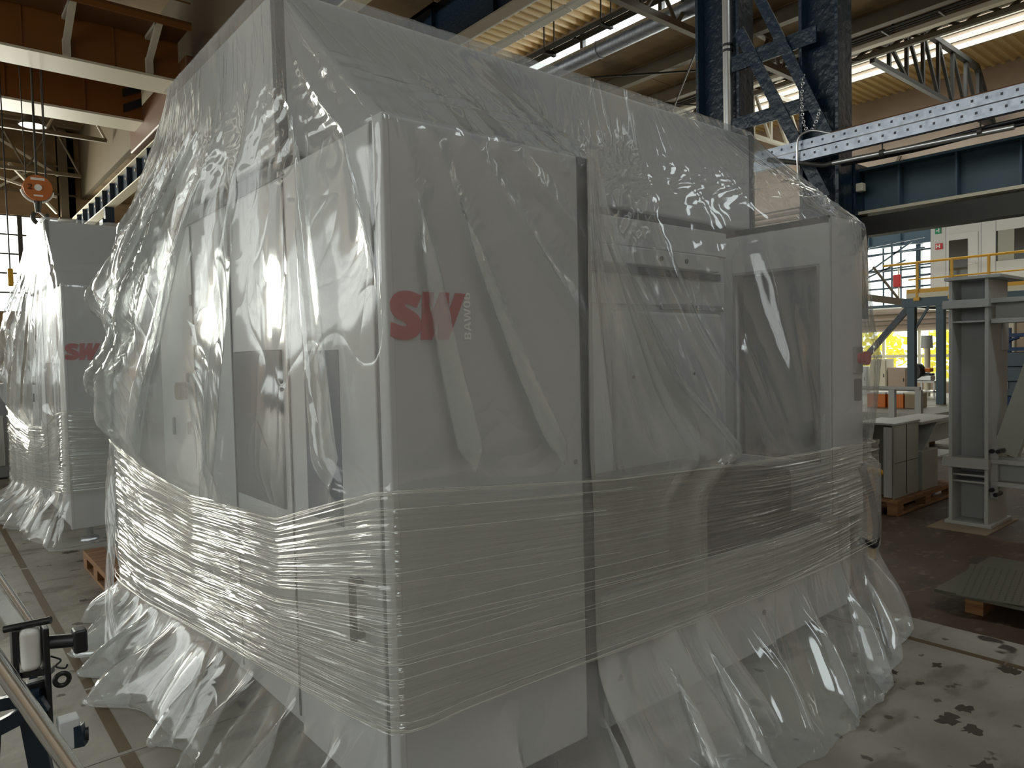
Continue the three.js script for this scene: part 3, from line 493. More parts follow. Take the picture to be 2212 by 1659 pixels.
  for (let j = 0; j < nv; j++) for (let i = 0; i < nu; i++) { const k = j * nu + i; uv[k * 2] = (U * i) / (nu - 1); uv[k * 2 + 1] = (Vv * j) / (nv - 1); if (i + 1 < nu && j + 1 < nv && (!o.keep || o.keep(uv[k * 2], uv[k * 2 + 1]))) idx.push(k, k + 1, k + nu, k + 1, k + nu + 1, k + nu); }
  g.setAttribute('position', new THREE.BufferAttribute(pos, 3)); g.setAttribute('uv', new THREE.BufferAttribute(uv, 2)); g.setIndex(idx); g.computeVertexNormals(); return g;
}
const CORNER = ULEN[6], APEX = ULEN[5], RCORNER = ULEN[12], UEND = ULEN[ULEN.length - 1];
const foldPhase = (w, s) => w * 9 + 1.5 * Math.sin(w * 1.9 + s) + 0.7 * Math.sin(w * 4.3 + 2 * s);
function pleat(w, v, s) {                  // hanging folds: sharp outward ridges that deepen below the shoulder
  const ph = foldPhase(w, s), a = Math.pow(0.5 + 0.5 * Math.sin(ph), 2.2), b = Math.pow(0.5 + 0.5 * Math.sin(ph * 2.37 + s), 3);
  return 0.8 * a + 0.2 * b;
}
const fanLeft = (u, v) => (u - APEX) / (0.30 + 0.42 * Math.min(v, 2.3));                         // folds spread from the housing corner
const fanFront = (u, v) => (u - CORNER) / (0.22 + 0.55 * Math.max(0, Math.min(v, 2.6) - 0.95)) ;  // and from the cabinet corner
const hangOf = (v) => smooth(0.25, 1.5, v) * (1 - 0.85 * smooth(2.12, 2.30, v)) + 0.8 * smooth(3.02, 3.3, v) * (1 - smooth(3.5, 3.68, v));
function makeFilm(name, label, d, sd, res, inner) {
  const o = thing(name, label, 'plastic film', [2.8 + d[0], 0, -3.4 + d[2]]);
  seed = sd;
  const S = SKIRT, P = (u, v) => onStations(S, ULEN, u, v);
  const leftness = (u) => 1 - smooth(CORNER - 0.25, CORNER + 0.05, u), fr = (u) => smooth(CORNER, CORNER + 0.2, u);
  const fold = (u, v) => {
    const hang = hangOf(v), L = leftness(u);
    const vary = 0.35 + 1.3 * fbm(u * 1.6 + 3, v * 0.4 + 7, 64, 64, 4, 2);
    const amp = vary * L * 0.13 + fr(u) * (0.05 + 0.04 * smooth(ULEN[8], ULEN[9], u)) + 0.08 * vary * smooth(3.0, 3.4, v);
    const pl = v > 2.7 ? pleat(u * 1.6, v, sd + 1) : L * pleat(fanLeft(u, v), v, sd) + (1 - L) * pleat(u < ULEN[8] ? fanFront(u, v) : u, v, sd);
    return amp * hang * pl + 0.012 * (fbm(u * 5, v * 3, 64, 64, sd & 7, 3) - 0.5);
  };
  const shift = (u, v) => {                // folds lean over sideways so that the sheet doubles on itself
    const hang = hangOf(v), L = leftness(u); if (v > 2.7) return (hang * 1.3 / 14.4) * Math.cos(foldPhase(u * 1.6, sd + 1));
    const kl = 9 / (0.30 + 0.42 * Math.min(v, 2.3)), kf = 9 / (0.22 + 0.55 * Math.max(0, Math.min(v, 2.6) - 0.95)), f = u > CORNER && u < ULEN[8];
    return hang * (L * (1.45 / kl) * Math.cos(foldPhase(fanLeft(u, v), sd)) + (f ? (1 - L) * smooth(1.0, 1.4, v) * smooth(ULEN[8], ULEN[8] - 0.25, u) * (1.5 / kf) * Math.cos(foldPhase(fanFront(u, v), sd)) : 0));
  };
  const band = (v) => smooth(2.24, 2.36, v) * (1 - smooth(2.98, 3.1, v));
  const part_ = (len, nm) => { const g = settle(Math.round(len / res), Math.round(3.68 / res), len, 3.68, P, {
    side: 1, steps: 90, boxes: BOXES, fold, shift, top: true, slackU: (u, v) => 1.012 + leftness(u) * 0.010 * smooth(0.1, 0.6, v) + 0.03 * smooth(ULEN[8], ULEN[9], u) + 0.05 * smooth(3.05, 3.4, v), slackV: (u, v) => 1.002 - 0.004 * leftness(u) + 0.015 * smooth(ULEN[8], ULEN[9], u) + 0.02 * smooth(3.2, 3.5, v),
    hold: (u, v) => (v <= 0.0001 ? 1 : Math.max(0.16 * band(v), 0.03)),
  });
  g.translate(d[0], d[1], d[2]); g.translate(-o.position.x, 0, -o.position.z);
  const m = new THREE.Mesh(g, mats.film); m.name = nm; m.castShadow = m.receiveShadow = true; o.add(m); };
  part_(UEND, 'skirt_sheet'); if (inner) { sd += 6; part_(ULEN[4] + 0.15, 'inner_side_sheet'); }   // the side hangs double
  // the sheet over the top of the housing
  const tg = new THREE.PlaneGeometry(3.36, 1.52, 60, 30); tg.rotateX(-Math.PI / 2); { const p = tg.attributes.position, t = tg.attributes.uv; for (let i = 0; i < p.count; i++) { p.setY(i, 0.006 * fbm(p.getX(i) * 4 + 20, p.getZ(i) * 4 + 20, 64, 64, 2, 3)); t.setXY(i, p.getX(i), p.getZ(i)); } tg.computeVertexNormals(); }
  tg.translate(2.79 + d[0] - o.position.x, 3.135, -3.495 + d[2] - o.position.z); const tm = new THREE.Mesh(tg, mats.film); tm.name = 'top_sheet'; tm.castShadow = tm.receiveShadow = true; o.add(tm);
  return o;
}
function makeOverlap(o, d, sd, res) {       // the loose flap of the left sheet lying over the front, ending in a slanting free edge
  seed = sd;
  const edge = [[2.43, 2.05], [2.13, 2.13], [1.81, 2.40], [1.53, 2.66], [1.33, 2.88], [1.17, 3.02], [1.02, 2.72], [0.5, 2.72], [0.05, 2.85]];   // height, x
  const xe = (y) => { for (let i = 0; i + 1 < edge.length; i++) if (y <= edge[i][0] && y >= edge[i + 1][0]) return lerp(edge[i][1], edge[i + 1][1], (edge[i][0] - y) / (edge[i][0] - edge[i + 1][0])); return edge[y > 1 ? 0 : edge.length - 1][1]; };
  const U = 1.2, Vv = 2.42, P = (u, v) => { const y = 2.43 - v, x = lerp(1.99, xe(y), u / U); const out = y < 0.49 ? 0.25 * smooth(0.49, 0.05, y) : 0; return [x, Math.max(y, 0.03), -1.935 + out - 0.10 * smooth(2.1, 2.7, x) * smooth(1.2, 1.6, y)]; };
  const g = settle(Math.round(1.3 / res), Math.round(Vv / res), U, Vv, P, {
    side: 1, steps: 90, boxes: BOXES, shift: (u, v) => 0.09 * smooth(0.15, 0.7, v) * (1 - 0.7 * smooth(1.2, 1.3, v)) * Math.cos(foldPhase(u * 1.5, sd)) * smooth(0, 0.3, u) * smooth(1.2, 1.0, u), fold: (u, v) => 0.02 + 0.09 * smooth(0.2, 1.1, v) * pleat(u * 1.5, v, sd) * (0.3 + u) * (1 - 0.8 * smooth(1.2, 1.3, v) * (1 - smooth(1.93, 2.0, v))), slackU: (u, v) => 1.02 + 0.05 * smooth(0.3, 0.9, u), slackV: () => 1.012,
    hold: (u, v) => (v < 0.001 ? 1 : v > 1.25 && v < 1.95 ? 0.15 : 0.03),
  });
  g.translate(d[0] - o.position.x, 0, d[2] - o.position.z); const m = new THREE.Mesh(g, mats.film); m.name = 'overlapping_flap'; m.castShadow = m.receiveShadow = true; o.add(m);
}
// stretch wrap wound round the film
function makeWrap(name, label, d, sd) {
  const o = thing(name, label, 'stretch wrap', [2.8 + d[0], 0.75, -3.4 + d[2]]); seed = sd;
  const nu = 560, nv = 210, pos = new Float32Array(nu * nv * 3), uv = new Float32Array(nu * nv * 2), idx = [];
  const at = (u, t, off) => {
    const e = 0.05, p = onStations(SKIRT, ULEN, u, lerp(2.31, 3.02, t)), a = onStations(SKIRT, ULEN, Math.max(0, u - e), lerp(2.31, 3.02, t)), b = onStations(SKIRT, ULEN, Math.min(UEND, u + e), lerp(2.31, 3.02, t));
    let tx = b[0] - a[0], tz = b[2] - a[2]; const L = Math.hypot(tx, tz) || 1; tx /= L; tz /= L; return [p[0] - tz * off + d[0], p[1], p[2] + tx * off + d[2]];
  };
  for (let j = 0; j < nv; j++) for (let i = 0; i < nu; i++) {
    const u = (UEND * i) / (nu - 1), t = j / (nv - 1), k = j * nu + i, tw = t + 0.03 * Math.sin(u * 1.1 + sd) + 0.008 * Math.sin(u * 3.1);
    const strand = Math.pow(ridge(fbm(u * 0.3, tw * 36, 64, 64, sd & 7, 2)), 2), fine = ridge(vnoise(u * 0.5, tw * 90, 64, 128, 3)), big = fbm(u * 1.2 + 5, tw * 5, 64, 64, 5, 3) - 0.5;
    const p = at(u, t, 0.026 + 0.010 * strand + 0.006 * fine + 0.03 * big * (1 - smooth(CORNER - 0.2, CORNER, u) * (1 - smooth(ULEN[8], ULEN[9], u)) * 0.85));
    pos.set(p, k * 3); uv[k * 2] = u; uv[k * 2 + 1] = t * 0.75; if (i + 1 < nu && j + 1 < nv) idx.push(k, k + 1, k + nu, k + 1, k + nu + 1, k + nu);
  }
  for (let k = 0; k < nu * nv; k++) { pos[k * 3] -= o.position.x; pos[k * 3 + 1] -= o.position.y; pos[k * 3 + 2] -= o.position.z; }
  const g = new THREE.BufferGeometry(); g.setAttribute('position', new THREE.BufferAttribute(pos, 3)); g.setAttribute('uv', new THREE.BufferAttribute(uv, 2)); g.setIndex(idx); g.computeVertexNormals();
  const m = new THREE.Mesh(g, mats.wrap); m.name = 'wound_band'; m.castShadow = m.receiveShadow = true; o.add(m);
  // rope-like gathered strands, mostly at the two edges
  for (let q = 0; q < 34; q++) {
    const t0 = q < 4 ? rr(0, 0.04) : q < 8 ? rr(0.93, 1.0) : rr(0.05, 0.9), u0 = q < 8 ? 0 : rr(0, UEND * 0.4), u1 = q < 8 ? UEND : u0 + rr(1.5, 4), pts = [], n = 60, sl = rr(-0.12, 0.12) * (q < 8 ? 0.2 : 1), w = rr(0.0009, 0.0019);
    for (let i = 0; i <= n; i++) { const u = Math.min(UEND, lerp(u0, u1, i / n)); pts.push(at(u, clamp(t0 + sl * (i / n) + 0.006 * Math.sin(u * 2 + q), 0, 1), 0.048)); }
    part(o, 'gathered_strand', tube(pts, w, 160, 5), 'wrap_strand');
  }
  return o;
}
{
  const f = scene.getObjectByName('floor'); M('stain', [0.055, 0.04, 0.03], 0.6); seed = 31;
  for (const [x, z, r] of [[3.45, -1.18, 0.05], [3.6, -1.16, 0.035], [3.42, -1.08, 0.04], [2.85, -1.1, 0.05], [4.2, -1.15, 0.05], [4.0, -1.42, 0.03], [3.75, -1.55, 0.035], [3.62, -1.5, 0.025], [3.72, -1.4, 0.02], [3.15, -0.95, 0.045], [1.0, -7.4, 0.06], [1.05, -7.0, 0.05], [0.75, -5.3, 0.03], [0.45, -4.6, 0.02], [0.38, -3.9, 0.02], [0.5, -4.2, 0.015], [0.85, -5.8, 0.03], [5.4, -2.4, 0.08], [6.2, -1.9, 0.1]]) {
    const s = new THREE.Shape(); for (let i = 0; i < 18; i++) { const a = (i / 18) * 6.2832, q = r * rr(0.45, 1.25); i ? s.lineTo(x + q * Math.cos(a) * 1.3, -z + q * Math.sin(a)) : s.moveTo(x + q * Math.cos(a) * 1.3, -z + q * Math.sin(a)); }
    const g = new THREE.ExtrudeGeometry(s, { depth: 0.001, bevelEnabled: false }); g.rotateX(-Math.PI / 2); if (x > 4.62) g.translate(0, -0.006, 0); part(f, 'oil_stain', metric(g), 'stain');
  }
}
makeMachine('grey machining centre under clear film, nearest to the camera');
{ const m2 = makeMachine('grey machining centre under clear film standing behind the nearest one'); m2.position.add(V(-0.075, 0, -5.72)); }
const film = makeFilm('protective_film', 'large clear plastic sheet draped over the nearest machine down to the floor', [0, 0, 0], 5, 0.02, true); makeOverlap(film, [0, 0, 0], 9, 0.022); makeOverlap(film, [0, 0, 0], 22, 0.026);
makeFilm('protective_film', 'clear plastic sheet draped over the machine behind, at the left edge', [-0.075, 0, -5.72], 14, 0.03);
const wrapNear = makeWrap('stretch_wrap', 'shiny stretch wrap band wound round the nearest covered machine', [0, 0, 0], 3);
{ // loose end of the wrap hanging to the floor at the back left
  const c = new THREE.CatmullRomCurve3([[0.93, 1.2, -4.98], [0.90, 0.95, -4.96], [0.86, 0.6, -4.82], [0.80, 0.28, -4.6], [0.765, 0.02, -4.40]].map((p) => V(...p))), n = 60, pos = [], uv = [], idx = [];
  for (let i = 0; i <= n; i++) { const p = c.getPoint(i / n); for (let j = 0; j < 9; j++) { const t = j / 8 - 0.5; pos.push(p.x + 0.02 * Math.sin(j * 1.3 + i * 0.2), p.y, p.z + t * (0.10 + 0.05 * (i / n))); uv.push(t, p.y); if (i < n && j < 8) { const k = i * 9 + j; idx.push(k, k + 1, k + 9, k + 1, k + 10, k + 9); } } }
  const g = new THREE.BufferGeometry(); g.setAttribute('position', new THREE.Float32BufferAttribute(pos, 3)); g.setAttribute('uv', new THREE.Float32BufferAttribute(uv, 2)); g.setIndex(idx); g.computeVertexNormals(); part(wrapNear, 'loose_tail', g, 'film');
}
makeWrap('stretch_wrap', 'shiny stretch wrap band wound round the covered machine behind', [-0.075, 0, -5.72], 6);

// ---------------------------------------------------------------- overhead crane, hook block
{
  const o = thing('bridge_crane', 'orange double-girder bridge crane crossing under the roof', 'crane', [-4, 8.4, -22.4]);
  const girder = (z0, z1, nm) => {
    const g = part(o, 'girder', bx(-13.6, 5.62, 9.02, 10.5, z0, z1), 'crane_orange');
    part(g, 'bottom_flange', bx(-13.6, 5.62, 8.96, 9.02, z0 - 0.05, z1 + 0.05), 'cream'); part(g, 'top_flange', bx(-13.6, 5.62, 10.5, 10.55, z0 - 0.06, z1 + 0.06), 'crane_dark');  // cream flange: reflected light on the underside put into its colour
    for (let x = -13; x < 5.5; x += 1.9) part(g, 'stiffener', bx(x, x + 0.03, 9.05, 10.48, z1, z1 + 0.03), 'crane_orange'); return g;
  };
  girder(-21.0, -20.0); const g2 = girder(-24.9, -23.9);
  for (const y of [9.15, 9.6]) { const s = new THREE.Shape(); s.moveTo(0, 0); s.lineTo(0.5, 0.28); s.lineTo(0.5, 0.52); s.lineTo(0, 0.24); const e = new THREE.ExtrudeGeometry(s, { depth: 0.01, bevelEnabled: false }); e.translate(5.1, y, -23.86); part(g2, 'hazard_stripe', metric(e), 'black_plastic'); }
  const c = part(o, 'end_carriage', rbx(5.62, 6.1, 8.42, 9.5, -25.6, -19.4, 0.05), 'crane_dark'); for (const z of [-25.1, -20]) part(c, 'wheel', disc([5.91, 8.62, z], [1, 0, 0], 0.25, 0.14, 24), 'dark_steel');
  const w = part(o, 'walkway', bx(-13.6, 5.6, 9.95, 10.02, -19.93, -18.7), 'crane_dark'); part(w, 'handrail', [rod([-13.6, 11, -18.75], [5.6, 11, -18.75], 0.03), rod([-13.6, 10.5, -18.75], [5.6, 10.5, -18.75], 0.02)], 'crane_orange'); part(w, 'edge_angle', bx(-13.6, 5.6, 9.82, 9.95, -18.75, -18.7), 'crane_orange');
  for (const x of [-2.2, 0.3, 3.1, 4.9]) part(o, 'bracket', [bx(x - 0.08, x + 0.08, 9.02, 9.4, -20, -19.86), bar([x, 9.35, -19.9], [x, 9.93, -18.8], 0.14, 0.12), bx(x - 0.07, x + 0.07, 9.86, 9.95, -19.95, -18.8)], 'truss_pale');
  const t = part(o, 'hoist_trolley', [rbx(1.6, 3.6, 10.62, 10.85, -24.4, -20.4, 0.04), rbx(1.9, 3.3, 10.85, 11.5, -23.2, -21.6, 0.08)], 'crane_dark'); part(t, 'drum', rod([1.8, 10.55, -22.2], [3.4, 10.55, -22.2], 0.28, 0.28, 20), 'dark_steel');
  part(o, 'motor_box', rbx(0.6, 1.5, 10.0, 10.6, -19.7, -19.0, 0.05), 'crane_orange');
  const h = thing('crane_hook', 'orange hook block hanging on ropes from the bridge crane', 'crane hook', [2.62, 6.2, -22]);
  part(h, 'rope', rod([2.40, 6.35, -22.05], [2.36, 10.5, -22.1], 0.014, 0.014, 6), 'dark_steel'); part(h, 'rope', rod([2.84, 6.35, -22.05], [2.86, 10.5, -22.1], 0.014, 0.014, 6), 'dark_steel'); part(h, 'rope', rod([2.80, 6.3, -21.9], [2.80, 10.5, -21.9], 0.014, 0.014, 6), 'dark_steel'); part(h, 'rope', rod([2.62, 6.4, -22], [2.62, 10.5, -22], 0.03, 0.03, 6), 'dark_steel');
  const b = part(h, 'sheave_plate', disc([2.62, 6.22, -21.86], [0, 0, 1], 0.32, 0.08, 32), 'hook_orange'); part(h, 'sheave_plate', disc([2.62, 6.22, -22.14], [0, 0, 1], 0.32, 0.08, 32), 'hook_orange'); part(h, 'sheave', disc([2.62, 6.22, -22], [0, 0, 1], 0.28, 0.2, 24), 'dark_steel');
  part(b, 'axle_cap', disc([2.62, 6.22, -21.8], [0, 0, 1], 0.08, 0.06, 20), 'lamp_white'); const n2 = text('2', 0.1, 0.14, 0.01); n2.translate(2.40, 6.16, -21.815); part(b, 'number_two', n2, 'crane_dark'); part(b, 'name_plate', bx(2.47, 2.77, 6.41, 6.47, -21.82, -21.805), 'lamp_white'); part(b, 'name_plate', bx(2.52, 2.72, 6.0, 6.04, -21.82, -21.805), 'lamp_white');
  const arc = (r0, a0, a1, z) => { const s = []; for (let i = 0; i <= 16; i++) { const a = lerp(a0, a1, i / 16); s.push([2.62 + r0 * Math.cos(a), 6.22 + r0 * Math.sin(a), z]); } return s; };
  part(h, 'guard', [tube(arc(0.34, Math.PI * 1.05, Math.PI * 1.42, -21.98), 0.035), tube(arc(0.34, Math.PI * 1.58, Math.PI * 1.95, -21.98), 0.035)], 'lamp_white');
  part(h, 'shank', rod([2.62, 5.62, -22], [2.62, 5.92, -22], 0.06, 0.09, 14), 'dark_steel');
  const hk = []; for (let i = 0; i <= 24; i++) { const a = lerp(Math.PI * 0.75, Math.PI * 2.2, i / 24); hk.push([2.66 + 0.16 * Math.cos(a), 5.50 + 0.16 * Math.sin(a), -22]); }
  part(h, 'hook', tube(hk, 0.055, 60, 10), 'dark_steel'); part(h, 'safety_latch', bar([2.62, 5.66, -21.98], [2.78, 5.5, -21.98], 0.02, 0.04), 'galv_tube');
  const pc = thing('pendant_cable', 'thin pendant cable hanging left of the crane hook', 'cable', [2.0, 4, -22.4]); part(pc, 'cable', rod([2.0, 4.2, -22.4], [1.98, 10.5, -22.4], 0.018, 0.018, 6), 'black_plastic');
  part(pc, 'control_box', rbx(1.94, 2.06, 3.75, 4.2, -22.46, -22.34, 0.03), 'yellow');
}
// ---------------------------------------------------------------- trays, pipe and low runway by the blue columns
{
  const t = thing('perforated_tray', 'galvanised perforated cable tray passing in front of the blue column', 'cable tray', [5.68, 3.28, -2]);
  part(t, 'upper_channel', [bx(5.66, 5.665, 3.285, 3.36, -3.45, 2.6), bx(5.665, 5.74, 3.355, 3.36, -3.45, 2.6), bx(5.665, 5.70, 3.285, 3.29, -3.45, 2.6)], 'galv'); part(t, 'lower_channel', [bx(5.645, 5.65, 3.195, 3.27, -3.45, 2.6), bx(5.65, 5.74, 3.268, 3.273, -3.45, 2.6), bx(5.645, 5.70, 3.19, 3.195, -3.45, 2.6)], 'galv');
  for (let z = -3.38; z < -0.9; z += 0.088) { part(t, 'perforation', bx(5.6585, 5.6605, 3.318, 3.336, z, z + 0.016), 'machine_dark'); part(t, 'perforation', bx(5.6435, 5.6455, 3.226, 3.244, z + 0.03, z + 0.046), 'machine_dark'); }
  part(t, 'support_arm', [bx(5.74, 5.88, 3.2, 3.28, -3.0, -2.94)], 'navy'); part(t, 'cable', tube([[5.67, 3.05, -3.05], [5.63, 3.22, -3.04], [5.62, 3.38, -3.02], [5.66, 3.42, -2.95], [5.7, 3.37, -2.8]], 0.009), 'galv_tube');
  const e = thing('red_edge_strip', 'rust red pipe lying along the top of the perforated tray', 'pipe', [5.72, 3.38, -1]); part(e, 'pipe', rod([5.72, 3.375, -2.85], [5.72, 3.375, 2.6], 0.012, 0.012, 8), 'crane_dark');
  const w = thing('cable_bundle', 'dark bundle of cables under the perforated tray', 'cable', [5.78, 3.14, -1]); for (const [x, y] of [[5.76, 3.15], [5.80, 3.16], [5.84, 3.15], [5.78, 3.12]]) part(w, 'cable', tube([[x, y, -2.75], [x, y - 0.012, -2.2], [x, y + 0.006, -1.6], [x, y - 0.01, -1], [x, y, 2.6]], 0.014, 40, 6), 'black_plastic');
  const p = thing('conduit_pipe', 'thin horizontal steel conduit pipe below the perforated tray', 'pipe', [5.72, 3.1, -1]); part(p, 'pipe', rod([5.70, 3.13, -2.78], [5.70, 3.10, -1.55], 0.02, 0.02, 12), 'galv_tube'); part(p, 'elbow_pipe', tube([[5.70, 3.13, -2.78], [5.70, 3.13, -2.85], [5.66, 3.17, -3.0], [5.62, 3.26, -3.3]], 0.02), 'dark_steel');
  for (const z of [-2.4, -1.75]) part(p, 'clamp', [disc([5.70, 3.12, z], [0, 0, 1], 0.03, 0.03, 12), rod([5.70, 3.12, z], [5.70, 3.2, z], 0.006, 0.006, 6)], 'dark_steel');
  const g = thing('low_girder', 'blue stiffened girder running from the column to the right edge', 'girder', [6.3, 2.8, -1]);
  part(g, 'web', bx(6.3, 6.32, 2.80, 3.14, -2.8, 3), 'navy_far'); part(g, 'top_flange', bx(6.2, 6.42, 3.14, 3.16, -2.8, 3), 'navy_far'); part(g, 'bottom_flange', bx(6.18, 6.44, 2.775, 2.80, -2.8, 3), 'cream'); for (let z = -2.5; z < 3; z += 0.42) part(g, 'stiffener', bx(6.22, 6.3, 2.8, 3.14, z, z + 0.014), 'navy_far');
  part(g, 'lower_beam', bx(6.24, 6.38, 2.60, 2.76, -2.8, 3), 'dark_steel'); part(g, 'end_bracket', [bx(6.13, 6.36, 2.55, 3.2, -3.0, -2.8), bx(6.13, 6.36, 1.9, 2.55, -2.95, -2.8)], 'navy');
  const b = thing('junction_box', 'small pale box fixed at the end of the blue girder', 'box', [6.15, 2.98, -2.76]); part(b, 'box', rbx(6.13, 6.19, 2.96, 3.03, -2.80, -2.74, 0.008), 'cream');
}
// pipes and braces on the right wall
for (const [y, r, l] of [[7.42, 0.035, 'topmost thin pipe along the right wall'], [7.2, 0.03, 'second thin pipe along the right wall'], [6.98, 0.03, 'third thin pipe along the right wall'], [6.72, 0.07, 'thick dark pipe along the right wall above the cabin']]) { const o = thing('wall_pipe', l, 'pipe', [27.9, y, -16]); part(o, 'pipe', rod([27.88, y, -37], [27.88, y, 10], r, r, 8), 'truss_brown'); for (let z = -35; z < 10; z += 2.5) part(o, 'clip', bx(27.85, 28, y - 0.12, y + 0.02, z, z + 0.06), 'dark_steel'); }
{
  const o = thing('wall_brace', 'brown diagonal brace on the right wall beside the blue column', 'bracing', [27.8, 7.4, -11.8]); part(o, 'brace', bar([27.85, 6.2, -12.3], [27.85, 8.6, -11.1], 0.1, 0.1), 'truss_brown'); part(o, 'gusset', bx(27.8, 27.95, 6.1, 6.35, -12.5, -12.1), 'truss_brown');
  const r = thing('wall_beam', 'dark blue wall girder between the bright window strips', 'girder', [27.7, 5.6, -16]); part(r, 'web', bx(27.6, 27.63, 5.35, 6.05, -23, -8.7), 'navy_far'); part(r, 'flange', [bx(27.5, 27.75, 6.05, 6.09, -23, -8.7), bx(27.5, 27.75, 5.31, 5.35, -23, -8.7)], 'navy_far'); for (let z = -22; z < -9; z += 1.1) part(r, 'stiffener', bx(27.5, 27.6, 5.35, 6.05, z, z + 0.04), 'navy_far');
  const c = thing('stair_scaffold', 'light steel stair and rail frame in front of the bright window', 'stair', [26, 3.1, -11.5]);
  for (const [p, q, w] of [[[26, 3.1, -13.4], [26, 5.2, -10.0], 0.05], [[26, 3.4, -13.4], [26, 4.6, -10.2], 0.05], [[26, 5.05, -13.4], [26, 5.3, -9.6], 0.05], [[26, 4.75, -13.4], [26, 4.95, -9.6], 0.05], [[26, 4.25, -13.4], [26, 4.4, -9.4], 0.05], [[26, 3.9, -13.4], [26, 4.05, -9.4], 0.07], [[25.9, 3.3, -12.6], [25.9, 5.2, -12.6], 0.05], [[25.9, 3.2, -11.6], [25.9, 5.2, -11.6], 0.06], [[25.9, 3.2, -10.6], [25.9, 5.2, -10.6], 0.05]]) part(c, 'rail', bar(p, q, w, w), 'navy_far');
  part(c, 'landing', bx(25.6, 26.4, 3.0, 3.1, -13.4, -9.4), 'navy_far'); part(c, 'support_post', bx(25.85, 25.95, -0.003, 3.0, -13.3, -13.2), 'navy_far');
  const fx = thing('fire_box', 'small red box on a pole by the bright window', 'box', [25.4, 3.5, -10.24]); part(fx, 'box', rbx(25.35, 25.45, 3.66, 4.08, -10.35, -10.12, 0.03), 'sign_red'); part(fx, 'pole', rod([25.55, 3.1, -10.24], [25.55, 4.3, -10.24], 0.025), 'cream');
}
